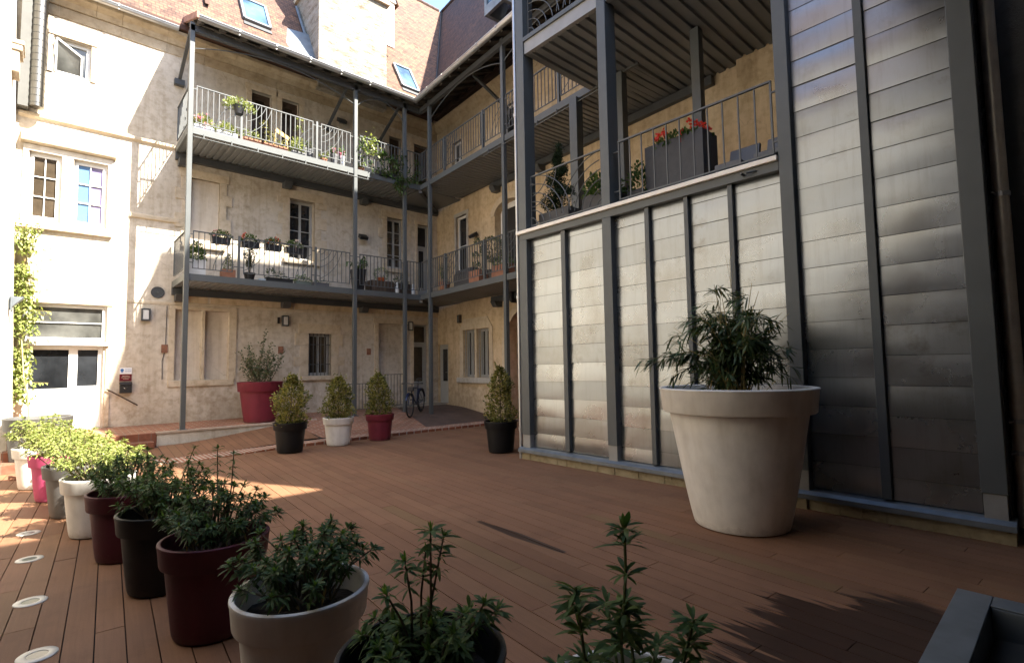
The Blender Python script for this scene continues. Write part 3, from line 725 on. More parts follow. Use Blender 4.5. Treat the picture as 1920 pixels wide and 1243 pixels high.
# first floor
b3 = infill(FB,2.64,3.32,4.85,6.54,.1,BH,'blank'); surround(FB,2.64,3.32,4.85,6.54,b3,.17,.03,seed=4)
w3 = window(FB,5.12,5.84,4.75,6.52,BH,d=.26,cols=2,rows=4,leaves=2,frame='grey_paint'); surround(FB,5.12,5.84,4.75,6.52,w3,.2,.02,seed=9)
w4 = window(FB,8.22,8.84,4.85,6.54,BH,d=.2,cols=2,rows=4,leaves=2,frame='grey_paint'); surround(FB,8.22,8.84,4.85,6.54,w4,.16,.02,seed=5,mat='stone')
d2 = door(FB,9.38,9.86,3.83,6.5,.2,BH,transom=5.75,panel=.5,glass='dark_in'); surround(FB,9.38,9.86,3.83,6.5,d2,.09,.02,quoin=False,sill=False)
for i,(x,y,z0,z1) in enumerate(((4.06,4.58,7.24,9.37),(4.87,5.35,7.24,9.40),(8.3,8.75,7.24,9.3),(9.25,9.85,7.24,9.3))):
    dd = door(FB,x,y,z0,z1,.22,BH,frame='wood_dark',panel=.8,glass='glass_brown',transom=None)
    surround(FB,x,y,z0,z1,dd,.13,.02,quoin=False,sill=False)
# stone cornice under the eave and grey stones in the wall
mb = MB(FB); rnd = random.Random(4); a = -.55
while a < 10.1:
    l = rnd.uniform(.45,.95); e = min(a+l, 10.15)
    mb.box(a+.003,-.02,9.62,e-.003,.02+rnd.uniform(0,.012),9.86)
    mb.prism([(a+.003,-.02,9.865),(a+.003,.06,9.87),(a+.003,.12,9.98),(a+.003,.26,10.06),(a+.003,.27,10.14),(a+.003,-.02,10.14)],(e-a-.006,0,0)); a = e
build(mb,'stone_cornice',M['cornice'],BH)
# roof
mR = 1.7; mC = 2.45; ZE = 10.3; YE = 14.7
tlB = sqrt(1+mR*mR); tlC = sqrt(1+mC*mC)
VB = Vector((9.85,14.7,10.3)); dR = (18.4-10.3)
dC = dR/mC
tt = dR/mR                                        # run of the back roof
VT = Vector((0, YE+tt, 18.4)); cE = VB.dot(Cn); VT.x = (cE + dC + VT.y*sin(CA)) / cos(CA)
mb = MB()
P = [(-1.6,YE,ZE),(9.85,YE,ZE),(VT.x,VT.y,18.4),(-1.6,VT.y,18.4)]
mb.add(P,[(0,1,2,3)],[[(p[0],(p[1]-YE)*tlB) for p in P]])
mb.quad((-1.6,YE,ZE-.12),(9.85,YE,ZE-.12),(9.85,YE,ZE),(-1.6,YE,ZE),uv=[(0,0)]*4)
mb.quad((-1.6,YE,ZE-.12),(-1.6,15.05,ZE-.12),(9.9,15.05,ZE-.12),(9.85,YE,ZE-.12),uv=[(0,0)]*4)
mb.quad((-1.6,VT.y,18.4),(VT.x,VT.y,18.4),(VT.x+4,VT.y+6,9),(-1.6,VT.y+6,9),uv=[(0,0)]*4)
rf = build(mb,'roof',M['tiles'],BH)
def zr(y): return ZE+mR*(y-YE)
mb = MB(); rnd = random.Random(2)
for x in lin(-1.6,VT.x-.2,50)[:-1]:
    mb.tube([(x,VT.y,18.38),(x+.31,VT.y,18.40)],.09,8)
build(mb,'ridge_tiles',M['tiles'],rf)
mb = MB().bar((9.85,14.66,10.31),(VT.x,VT.y-.03,18.43),.16,.02,up=(1,-.7,1)); build(mb,'valley_flashing',M['steel_dark'],rf)
def on_roof(x,y,h=0): return (x, y - h*mR/tlB, zr(y) + h/tlB)
def skylight(x0,x1,y0,y1):
    mb = MB(); t=.07
    def bar(a,b): mb.bar(a,b,.075,.09,up=(0,-mR/tlB,1/tlB))
    A,B_,C_,D_ = on_roof(x0,y0,.05),on_roof(x1,y0,.05),on_roof(x1,y1,.05),on_roof(x0,y1,.05)
    bar(A,B_); bar(B_,C_); bar(C_,D_); bar(D_,A)
    o = build(mb,'roof_window',M['zinc_flash'],BH)
    pb = MB().quad(on_roof(x0,y0,.06),on_roof(x1,y0,.06),on_roof(x1,y1,.06),on_roof(x0,y1,.06)); build(pb,'pane',M['glass_sky'],o)
    ob = MB().bar(on_roof(x0-.03,y0-.08,.02),on_roof(x1+.03,y0-.08,.02),.14,.02,up=(0,-mR/tlB,1/tlB)); build(ob,'flashing',M['steel_dark'],o)
import itertools
SKY = []
def hit_roof(px,py):
    d = fw + Rv*((px-960)/966.22573) - Uv*((py-621.5)/966.22573)
    n = Vector((0,-mR,1)); t = (Vector((0,YE,ZE))-Vector((0,0,1.6))).dot(n)/d.dot(n); return Vector((0,0,1.6))+d*t
skylight(3.93,4.62,15.43,15.99)
skylight(8.95,9.6,15.32,15.95)
mb = MB().prism([on_roof(2.93,15.45,0),on_roof(3.04,15.45,0),on_roof(3.04,15.36,.1),on_roof(2.93,15.36,.1)],(0,.12,.22)); build(mb,'roof_vent',M['tiles'],rf)
# chimney breast
mb = MB(); mb.box(5.78,14.7,9.95,8.02,16.7,13.5); 
ch = build(mb,'chimney',M['masonry'],BH)
mb = MB(); mb.box(5.7,14.6,13.5,8.12,16.8,13.62); mb.box(5.9,14.85,13.62,7.9,16.6,15.2); build(mb,'cap',M['stone'],ch)
mb = MB(); mb.prism([(5.0,15.05,10.95),(5.77,14.95,10.75),(5.77,15.6,11.9),(5.77,15.5,11.9)],(0,.02,.02))
mb.add([(4.95,15.25,11.2),(5.775,14.85,10.75),(5.775,15.5,11.95),(5.2,15.7,12.0)],[(0,1,2,3)])
mb.tube([(5.74,14.86,10.7),(5.72,15.1,11.1),(5.72,15.6,11.95),(5.72,16.4,13.3)],.05,6)
build(mb,'flashing',M['zinc_flash'],ch)
# dormer beside the chimney
D = MB(); fy = 15.9
D.box(7.95,fy,13.05,8.32,fy+.1,14.7); D.box(8.62,fy,13.05,8.98,fy+.1,14.7); D.box(8.32,fy,13.05,8.62,fy+.1,13.4); D.box(8.32,fy,14.35,8.62,fy+.1,14.7)
D.prism([(8.98,fy+.1,13.1),(8.98,fy+.1,14.7),(8.98,fy+1.6,14.7)],(-.04,0,0))
D.prism([(7.9,fy-.06,14.7),(9.05,fy-.06,14.7),(8.45,fy-.06,15.7)],(0,.08,0))
dm = build(D,'dormer',M['white_paint'],BH)
pb = MB().quad((8.32,fy+.05,13.4),(8.62,fy+.05,13.4),(8.62,fy+.05,14.35),(8.32,fy+.05,14.35)); build(pb,'pane',M['glass'],dm)
D = MB(); D.quad((9.12,fy-.1,14.62),(9.12,fy+2.2,14.62),(8.45,fy+2.6,15.78),(8.45,fy-.1,15.78),uv=[(0,0),(2.3,0),(2.3,1.3),(0,1.3)]); D.quad((7.82,fy-.1,14.62),(8.45,fy-.1,15.78),(8.45,fy+2.6,15.78),(7.82,fy+2.2,14.62),uv=[(0,0),(0,1.3),(2.3,1.3),(2.3,0)]); build(D,'dormer_roof',M['tiles'],dm)
# gutter of the left part
def gutter(F,a0,a1,b,z,parent,r=.075,mat='zinc',n=10):
    mb = MB(F); K=8; vs=[]; fs=[]
    for ai,a in enumerate((a0,a1)):
        for k in range(K+1):
            th = pi+pi*k/K; vs.append((a, b+r*cos(th), z+r*sin(th)))
        for k in range(K+1):
            th = pi+pi*(K-k)/K; vs.append((a, b+(r-.008)*cos(th), z+(r-.008)*sin(th)))
    m_ = 2*(K+1)
    for k in range(m_): fs.append((k,(k+1)%m_,m_+(k+1)%m_,m_+k))
    fs.append(tuple(range(m_))); fs.append(tuple(range(m_,2*m_))[::-1]); mb.add(vs,fs)
    mb.tube([(a0,b+r,z+.008),(a1,b+r,z+.008)],.016,6)
    o = build(mb,'gutter',M[mat],parent,smooth=True)
    kb = MB(F); c=int((a1-a0)/n*10/.75)
    for i in range(1,max(2,int((a1-a0)/.85))):
        a = a0+i*.85
        kb.box(a-.012,b+r-.004,z-.03,a+.012,b+r+.018,z+.03); kb.box(a-.012,b-.02,z-r-.012,a+.012,b+r*.6,z-r+.002)
    build(kb,'gutter_bracket',M[mat],o); return o
gutter(FB,-1.5,2.25,.36,10.16,BH)

# things on the back wall
def wall_lamp(F,a,z,label):
    o0 = F[0]+F[1]*a; t = thing('wall_lamp',(o0.x,o0.y,z),label,'wall lamp','bulkhead lamps on the ground floor wall')
    mb = MB(F); mb.box(a-.09,.003,z-.15,a+.09,.04,z+.15)
    for x0,x1,z0,z1 in ((-.09,-.062,-.15,.15),(.062,.09,-.15,.15),(-.062,.062,-.15,-.115),(-.062,.062,.115,.15)): mb.box(a+x0,.04,z+z0,a+x1,.105,z+z1)
    build(mb,'housing',M['steel_dark'],t,bevel=.006)
    mb = MB(F).box(a-.06,.041,z-.113,a+.06,.095,z+.113); build(mb,'lamp_glass',M['lamp_glass'],t,bevel=.01)
wall_lamp(FB,1.79,2.96,'framed wall lamp below the round vent, left of the tall post')
wall_lamp(FB,5.02,2.96,'framed wall lamp between the blocked windows and the barred window')
wall_lamp(FB,9.06,2.97,'framed wall lamp in the dark corner, beside the glazed door')
mb = MB(FB).box(4.82,.003,2.88,4.87,.06,3.05); tag(build(mb,'junction_box',M['black']),'small black box on the wall left of the middle lamp','box')
def plaque(a,z,label):
    mb = MB(FB); mb.box(a-.065,.003,z-.1,a+.065,.03,z+.1); mb.box(a-.065,.03,z-.006,a+.065,.033,z+.002); tag(build(mb,'terracotta_plaque',M['brick_plaque'],bevel=.004),label,'plaque','terracotta plaques on the back wall')
plaque(2.19,2.15,'terracotta plaque left of the blocked windows, with a cable below it')
plaque(4.92,2.14,'terracotta plaque behind the shrub in the crimson pot')
plaque(7.58,2.11,'terracotta plaque right of the barred window')
mb = MB(FB); mb.tube([(2.22,.012,3.2),(2.21,.012,2.25)],.008,5); mb.tube([(2.19,.012,2.05),(2.15,.012,1.85),(2.16,.012,1.4)],.008,5)
tag(build(mb,'cable',M['steel_dark']),'thin cable running down the wall to a terracotta plaque','cable')
t = thing('round_vent',(2.02,15.05,3.52),'round dark grille on the wall below the balcony end','vent')
mb = MB(FB); vs=[]; n=28
for b_,r_ in ((.003,.14),(.03,.14),(.03,.115),(.022,.11)): vs += [(2.02+r_*cos(2*pi*k/n),b_,3.52+r_*sin(2*pi*k/n)) for k in range(n)]
mb.add(vs,[(i*n+k,i*n+(k+1)%n,(i+1)*n+(k+1)%n,(i+1)*n+k) for i in range(3) for k in range(n)]+[tuple(3*n+k for k in range(n))])
build(mb,'grille',M['steel_dark'],t); mb = MB(FB).tube([(2.02,.02,3.52),(2.02,.045,3.52)],.02,10); build(mb,'boss',M['steel'],t)
# letter box and the two signs above it
t = thing('letter_box',(1.45,15.05,1.11),'black letter box on the wall under the maroon sign','letter box')
mb = MB(FB); mb.box(1.335,.003,1.11,1.56,.12,1.30); mb.prism([(1.33,.003,1.305),(1.33,.135,1.305),(1.33,.135,1.325),(1.33,.003,1.37)],(.235,0,0)); build(mb,'body',M['black'],t,bevel=.006)
mb = MB(FB); mb.tube([(1.41,.121,1.235),(1.43,.128,1.215),(1.465,.128,1.215),(1.485,.121,1.235)],.006,5); build(mb,'pull',M['bright_metal'],t)
def text(body,size,F,a,b,z,mat,parent):
    c = bpy.data.curves.new('lettering','FONT'); c.body=body; c.size=size; c.extrude=.0008; c.align_x='CENTER'; c.align_y='CENTER'
    o = bpy.data.objects.new('lettering',c); COL.objects.link(o)
    dg = bpy.context.evaluated_depsgraph_get(); me = bpy.data.meshes.new_from_object(o.evaluated_get(dg)); bpy.data.objects.remove(o)
    mb = MB(F); mb.add([(a+v.co.x,b+v.co.z,z+v.co.y) for v in me.vertices],[tuple(p.vertices) for p in me.polygons]); return build(mb,'lettering',M[mat],parent)
t = thing('maroon_sign',(1.45,15.05,1.385),'small maroon sign with pale lines of lettering above the letter box','sign')
mb = MB(FB).box(1.33,.003,1.385,1.56,.014,1.545); build(mb,'panel',M['maroon_sign'],t)
mb = MB(FB)
for zz,x0,x1 in ((1.5,1.38,1.51),(1.465,1.36,1.53),(1.43,1.4,1.49)):
    x=x0; rnd=random.Random(int(zz*1000))
    while x<x1: l=rnd.uniform(.008,.02); mb.box(x,.0145,zz,x+l,.0155,zz+.012); x+=l+.005
build(mb,'lettering',M['stone'],t)
t = thing('white_sign',(1.45,15.05,1.55),'small white sign with a blue emblem above the maroon sign','sign')
mb = MB(FB).box(1.33,.003,1.552,1.56,.014,1.70); build(mb,'panel',M['sign_white'],t)
mb = MB(FB); mb.tube([(1.375,.0145,1.64),(1.375,.0155,1.64)],.034,16); mb.box(1.35,.0145,1.585,1.40,.0155,1.60); build(mb,'emblem',M['sign_blue'],t)
mb = MB(FB); rnd=random.Random(3)
for zz in (1.655,1.625,1.6):
    x=1.43
    while x<1.54: l=rnd.uniform(.008,.02); mb.box(x,.0145,zz,x+l,.0155,zz+.01); x+=l+.005
build(mb,'lettering',M['sign_blue'],t)
t = thing('handrail',(1.4,15.05,1.0),'short sloping iron handrail fixed to the wall beside the white shop door','handrail')
mb = MB(FB); mb.tube([(1.09,.07,1.21),(1.12,.08,1.2),(1.66,.08,.83),(1.68,.07,.81)],.016,8); build(mb,'rail',M['wood_dark'],t)
mb = MB(FB); mb.tube([(1.14,.08,1.18),(1.14,0,1.16)],.009,6); mb.tube([(1.62,.08,.85),(1.62,0,.83)],.009,6); build(mb,'bracket',M['wood_dark'],t)
# spiral flue and its boxed chase in the left corner
t = thing('flue_pipe',(-.28,14.8,7.3),'shiny spiral metal flue pipe hanging in the sunny left corner','flue pipe')
mb = MB().tube([(-.28,14.82,7.32),(-.28,14.82,10.75)],.125,20); build(mb,'pipe',M['flue'],t,smooth=True)
mb = MB()
for i in range(22):
    z=7.38+i*.155; pts=[(-.28+.127*cos(2*pi*k/16),14.82+.127*sin(2*pi*k/16),z+.02*k/16) for k in range(17)]; mb.tube(pts,.0055,4,cap=False)
build(mb,'seam',M['steel_dark'],t,label='dark spiral seam round the pipe')
mb = MB().box(-.58,14.8,7.29,-.41,15.04,10.7); tag(build(mb,'boxed_chase',M['chase'],bevel=.005),'flat grey metal chase beside the spiral flue pipe','chase')

# ------------------------------------------------------------------ side wing
SW = thing('side_wing',(10.2,12,0),'shaded ochre rendered wing with steep brown tiled roof on the right of the dark corner','house')
holesC = [(.06,.68,.36,2.36,.12),(1.64,2.3,1.25,2.76,.2),(2.42,3.08,1.25,2.76,.2),(3.95,5.75,.0,3.2,.5),(1.27,1.9,4.55,6.56,.14),(3.45,4.75,3.83,6.45,.28),(1.06,1.68,7.3,9.16,.16),(3.9,5.0,7.3,9.25,.16)]
build(wall(FC,0,15.5,-.05,10.55,holesC),'wall',M['plaster2'],SW)
mb = MB(); mb.box(9.2,-.5,3.8,9.9,3.9,10.5); build(mb,'wall_return',M['plaster2'],SW)
door(FC,.06,.68,.36,2.36,.12,SW,panel=.75,frame='grey_paint')
def arch_fill(F,a0,a1,zs,zt_,d,parent,mat,name='arch_head',n=14):
    mb = MB(F); c=(a0+a1)/2; R_=(a1-a0)/2; H=zt_-zs
    pts=[(c-R_*cos(pi*i/n), zs+H*sin(pi*i/n)) for i in range(n+1)]
    for (p,q) in zip(pts,pts[1:]):
        mb.quad((p[0],.001,p[1]),(p[0],.001,zt_+.002),(q[0],.001,zt_+.002),(q[0],.001,q[1]))
        mb.quad((p[0],-d,p[1]),(p[0],.001,p[1]),(q[0],.001,q[1]),(q[0],-d,q[1]))
    o = build(mb,name,M[mat],parent)
    sb = MB(F); w_=.2
    for i in range(n):
        p,q=pts[i],pts[i+1]; f=lambda t:(c+(t[0]-c)*(1+w_/R_), zs+(t[1]-zs)*(1+w_/H))
        P_,Q_=f(p),f(q); sb.prism([(p[0],-.03,p[1]),(q[0],-.03,q[1]),(Q_[0],-.03,Q_[1]),(P_[0],-.03,P_[1])],(0,.055,0))
    build(sb,'arch_stones',M['stone'],o); return o
arch_fill(FC,3.95,5.75,2.3,3.2,.5,SW,'plaster2')
build(MB(FC).box(3.745,-.03,.1,3.945,.03,2.3),'door_jamb',M['stone'],SW); build(MB(FC).box(5.755,-.03,.1,5.955,.03,2.3),'door_jamb',M['stone'],SW)
mb = MB(FC); mb.box(3.97,-.48,.1,5.73,-.42,3.15)
for a in lin(4.0,5.7,8): mb.box(a-.006,-.425,.2,a+.006,-.412,3.1)
build(mb,'door',M['red_door'],SW)
ww=[]
for a0,a1 in ((1.64,2.3),(2.42,3.08)):
    o=window(FC,a0,a1,1.25,2.76,SW,d=.2,cols=2,rows=1,leaves=2,frame='grey_paint',glass='glass',name='barred_window'); ww.append(o)
    mb=MB(FC)
    for i in range(6): mb.tube([(a0+.05+i*.112,-.05,1.25),(a0+.05+i*.112,-.05,2.76)],.012,6)
    build(mb,'window_bars',M['grey_paint'],o)
mb=MB(FC); mb.box(2.305,-.1,1.25,2.415,.02,2.76); mb.box(1.45,-.04,1.25,1.635,.025,2.77); mb.box(3.085,-.04,1.25,3.27,.025,2.77); mb.prism([(1.45,.025,2.77),(3.27,.025,2.77),(3.0,.025,3.12),(1.7,.025,3.12)],(0,-.06,0)); build(mb,'stone_surround',M['stone'],ww[0])
mb=MB(FC).box(1.38,-.15,1.08,3.32,.12,1.245); build(mb,'sill',M['stone_grey'],ww[0],bevel=.015)
w5=window(FC,1.27,1.9,4.55,6.56,SW,d=.14,cols=1,rows=2,leaves=1,glass='glass'); surround(FC,1.27,1.9,4.55,6.56,w5,.1,.015,quoin=False,mat='stone_grey')
o=arch_fill(FC,3.45,4.75,6.1,6.45,.28,SW,'plaster2')
door(FC,3.47,4.73,3.83,6.44,.28,SW,frame='white_paint',panel=.5,glass='dark_in',transom=None)
w6=window(FC,1.06,1.68,7.3,9.16,SW,d=.16,cols=2,rows=3,leaves=2); surround(FC,1.06,1.68,7.3,9.16,w6,.1,.015,quoin=False)
w7=window(FC,3.9,5.0,7.3,9.25,SW,d=.16,cols=2,rows=2,leaves=2); surround(FC,3.9,5.0,7.3,9.25,w7,.1,.015,quoin=False)
mb=MB(FC); rnd=random.Random(8); a=.1
while a<14: l=rnd.uniform(.5,1.0); mb.box(a,-.02,9.6,a+l-.006,.02+rnd.uniform(0,.01),9.84); mb.prism([(a,-.02,9.85),(a,.12,9.95),(a,.27,10.1),(a,-.02,10.1)],(l-.006,0,0)); a+=l
build(mb,'stone_cornice',M['cornice'],SW)
# roof: from the valley along the ridge
E0 = VB; E1 = VB - Cd*13.5; R0 = VT; 
RD = Cn*dC + Vector((0,0,dR))
k0 = (VT-VB-RD).dot(Cd)
R1 = E1 + RD
def uvC(p): q=p-VB; return (q.dot(-Cd), (q-Cd*q.dot(Cd)).length)
mb=MB(); mb.add([tuple(E0),tuple(R0),tuple(R1),tuple(E1)],[(0,3,2,1)],[[uvC(E0),uvC(E1),uvC(R1),uvC(R0)]])
mb.quad(tuple(R0),tuple(R0+Cn*5-Z3*9),tuple(R1+Cn*5-Z3*9),tuple(R1),uv=[(0,0)]*4)
mb.quad(tuple(E0-Z3*.12),tuple(E1-Z3*.12),tuple(E1),tuple(E0),uv=[(0,0)]*4)
mb.quad(tuple(E0-Z3*.12),tuple(E0+Cn*.4-Z3*.12),tuple(E1+Cn*.4-Z3*.12),tuple(E1-Z3*.12),uv=[(0,0)]*4)
rc=build(mb,'roof',M['tiles_dark'],SW)
mb=MB(); rnd=random.Random(2); Lr=(R0-R1).length
for i in range(int(Lr/.33)):
    p=R0+(R1-R0)*(i*.33/Lr); q=R0+(R1-R0)*((i*.33+.31)/Lr); mb.tube([tuple(p),tuple(q+Z3*.02)],.09,8)
build(mb,'ridge_tiles',M['tiles_dark'],rc)
# little dormer
p=VB-Cd*3.2+RD*.32
FDm=(p,-Cd,-Cn,Z3)
D=MB(FDm); D.box(-.5,-.1,-.3,-.38,.75,1.2); D.box(.38,-.1,-.3,.5,.75,1.2); D.box(-.38,.65,-.3,.38,.75,.0); D.box(-.38,.65,1.05,.38,.75,1.2); dm=build(D,'dormer',M['zinc_flash'],SW)
D=MB(FDm).quad((-.38,.7,0),(-.38,.7,1.05),(.38,.7,1.05),(.38,.7,0)); build(D,'pane',M['glass_sky'],dm)
D=MB(FDm); D.prism([(-.6,.9,1.2),(.6,.9,1.2),(0,.9,1.8)],(0,-1.6,0)); build(D,'dormer_roof',M['tiles_dark'],dm)
mb=MB(FC).tube([(1.9,.03,2.95),(1.9,.05,2.95)],.001,3)
t=thing('wall_speaker',tuple(FC[0]+FC[1]*1.5+Z3*3.0),'small dark box on the side wing wall above the barred twin window','box')
mb=MB(FC); mb.box(1.4,.003,3.02,1.55,.1,3.28); build(mb,'body',M['wood_dark'],t,bevel=.01); mb=MB(FC).box(1.42,.101,3.05,1.53,.106,3.25); build(mb,'grille',M['steel_dark'],t)
t=thing('bracket_lamp',tuple(FC[0]+FC[1]*4.2+Z3*3.3),'black triangular lamp over the arched red door','lamp')
mb=MB(FC); mb.prism([(4.0,.02,3.72),(4.5,.02,3.72),(4.5,.02,3.35)],(0,.22,0)); build(mb,'shade',M['black'],t,bevel=.005); mb=MB(FC).box(4.2,.003,3.45,4.3,.05,3.7); build(mb,'bracket',M['steel_dark'],t)

# ------------------------------------------------------------------ left house, rear house, added shadow block, right wall
LH=thing('left_house',(-1.5,8,0),'white sunlit house edge along the left side of the picture','house')
mb=MB(); mb.box(-4,-2.5,-.05,-1.5,12.3,9.2); build(mb,'wall',M['white_render'],LH)
mb=MB(); mb.quad((-1.3,-2.5,9.15),(-1.3,12.3,9.15),(-5,12.3,13.6),(-5,-2.5,13.6),uv=[(0,0),(14.8,0),(14.8,5.8),(0,5.8)]); mb.quad((-1.3,-2.5,9.05),(-1.3,12.3,9.05),(-1.3,12.3,9.15),(-1.3,-2.5,9.15),uv=[(0,0)]*4); mb.quad((-1.3,-2.5,9.05),(-1.6,-2.5,9.05),(-1.6,12.3,9.05),(-1.3,12.3,9.05),uv=[(0,0)]*4); build(mb,'roof',M['tiles'],LH)
mb=MB(); mb.add([(-2,12.3,-.05),(-.40,12.3,-.05),(-.40,15.05,-.05),(-2,15.05,-.05),(-2,12.3,11.5),(-.72,12.3,11.5),(-.72,15.05,11.5),(-2,15.05,11.5)],[(0,3,2,1),(4,5,6,7),(0,1,5,4),(1,2,6,5),(2,3,7,6),(3,0,4,7)])
build(mb,'pier',M['white_render'],LH)
mb=MB(); mb.box(-.75,12.85,7.15,-.5,13.3,7.55); mb.box(-.75,12.82,7.55,-.46,13.33,7.66); mb.box(-.75,12.8,7.66,-.44,13.36,7.74); build(mb,'stone_corbel',M['stone'],LH,bevel=.015)
mb=MB(); mb.prism([(-.45,12.45,2.95),(-.45,12.75,2.95),(-.45,12.75,2.7),(-.45,12.45,2.7)],(.02,0,0)); mb.prism([(-.5,12.5,2.95),(-.28,12.5,2.95),(-.48,12.5,2.72)],(0,.28,0)); tag(build(mb,'wedge_lamp',M['zinc_flash']),'pale grey wedge lamp on the left house beside the climber','lamp')
mb=MB(); mb.box(-.46,12.45,2.68,-.435,12.82,3.0)
RH=thing('rear_house',(2,-2.5,0),'plain rendered house behind the viewer, closing the courtyard','house')
mb=MB(); mb.box(-4,-8,-.05,9,-2.5,11.9); build(mb,'wall',M['low_bounce'],RH)
mb=MB(); mb.prism([(-4,-2.5,11.9),(-4,-8,11.9),(-4,-5.2,13.0)],(13,0,0)); build(mb,'roof',M['tiles_dark'],RH)
DW=thing('dark_wall',(6.8,0,0),'rough dark rendered wall at the far right behind the downpipe','wall')
mb=MB(); mb.box(6.75,-2.5,-.05,9,.46,7.9); build(mb,'render',M['rough_dark'],DW)
mb=MB(); mb.box(-1.45,-2.5,2.95,6.74,-.15,3.15); build(mb,'balcony',M['low_bounce'],RH)  # unseen slab added behind the viewer to darken the near deck
mb=MB(); mb.box(-1.25,-2.5,6.1,6.1,1.25,6.25); build(mb,'added_shade_slab',M['low_bounce'],RH)  # unseen overhead slab added to keep sky light off the foreground
mb=MB(); mb.box(-1.49,-2.4,-.04,-1.44,6.2,2.0); build(mb,'added_dark_panel',M['wood_dark'],LH)  # unseen panel added to darken the cladding's reflection and cut bounce
TH=thing('shadow_block',(8,3,10.2),'unseen block above the metal tower, shaped to cast the courtyard shadow','house')
mb=MB(); mb.prism([(7.1,-.95,9.6),(7.1,5.9,9.6),(7.1,5.9,16.2),(7.1,.03,12.3),(7.1,-.68,11.35),(7.1,-.92,10.0)],(4.6,0,0)); build(mb,'wall',M['plaster2'],TH)  # unseen block, outline shaped to cast the edge of the deck shadow

# ------------------------------------------------------------------ metal-clad tower with terraces
FD=(Vector((6.2,6.53,0)),Vector((0,-1,0)),Vector((-1,0,0)),Z3)
MT=thing('metal_tower',(6.2,3.5,0),'grey steel framed tower with galvanised metal cladding and open terraces on the right','tower')
bays=[(.2,.95,.22,3.775),(1.05,1.82,.22,3.775),(1.99,2.53,.22,3.775),(2.61,3.13,.22,3.775),(3.2,3.72,.22,3.775),(3.79,4.35,.22,3.775),(4.5,5.13,.22,7.6),(5.22,5.87,.22,7.6)]
rnd=random.Random(12)
for bi,(a0,a1,z0,z1) in enumerate(bays):
    mb=MB(FD); h=.29 if bi<6 else .30; z=z0-rnd.uniform(0,.12) if bi<6 else z0-.08*(bi-6)
    while z<z1-.01:
        za=max(z,z0); zb=min(z+h,z1)
        if zb-za>.02:
            tl=rnd.uniform(-.006,.007); bl=rnd.uniform(.0,.007); tw=rnd.uniform(-.004,.004); K=6; J=5
            vs=[];fs=[]
            for j in range(J+1):
                t_=j/J
                for i in range(K+1):
                    s_=i/K
                    b=-.055+.012+bl*(4*t_*(1-t_))*(.6+.4*sin(pi*s_))+tl*(t_-.5)+tw*(s_-.5)*(t_)+rnd.uniform(-.0006,.0006)
                    vs.append((a0+(a1-a0)*s_,b-.009*t_,za+.002+(zb-za-.004)*t_))
            for j in range(J):
                for i in range(K): q=j*(K+1)+i; fs.append((q,q+K+1,q+K+2,q+1))
            mb.add(vs,fs)
        z+=h
    o=build(mb,'cladding_panel',M['clad'],MT,smooth=True)
    build(MB(FD).quad((a0-.02,-.075,z0),(a0-.02,-.075,z1),(a1+.02,-.075,z1),(a1+.02,-.075,z0)),'backing',M['steel_dark'],o)
def post(a0,a1,z0,z1,b0=-.2,b1=.055,mat='steel',name='post',foot=True):
    o=build(MB(FD).box(a0,b0,z0,a1,b1,z1),name,M[mat],MT,bevel=.006)
    if foot: build(MB(FD).box(a0+.01,b0,.195,a1-.01,b1-.012,z0-.002),'foot_plate',M['edge_paint'],o)
post(.0,.19,.42,3.775,b0=-.2); post(1.82,1.985,.42,3.775,-.2); post(4.35,4.495,.42,9.1,-.15); post(5.875,6.05,.42,7.6,-.15)
post(.0,.19,3.955,10.1,-.2,.055,foot=False); post(1.825,1.985,3.955,9.7,-.2,.055,foot=False)
for a0,a1,z1 in ((.955,1.045,3.775),(2.535,2.605,3.775),(3.135,3.195,3.775),(3.725,3.785,3.775),(5.135,5.215,7.6)):
    build(MB(FD).box(a0,-.08,.23,a1,.02,z1),'mullion',M['steel'],MT,bevel=.004)
build(MB(FD).box(0,-.1,3.78,4.345,.045,3.888),'edge_beam',M['steel'],MT,bevel=.004)
build(MB(FD).box(-.05,-.12,3.892,4.34,.085,3.95),'capping',M['white_cap'],MT,bevel=.006)
mb=MB(FD); mb.prism([(-.06,-.1,.215),(-.06,.05,.205),(-.06,.10,.175),(-.06,.10,.125),(-.06,-.1,.125)],(6.15,0,0)); build(mb,'flashing',M['zinc_flash'],MT)
mb=MB(FD); xs_=lin(-.02,6.08,60); rn=random.Random(6)
for a,b in zip(xs_,xs_[1:]):
    mb.box(a,-.3,-.05,b,.035+rn.uniform(-.008,.012),.122)
build(mb,'plinth',M['plinth'],MT)
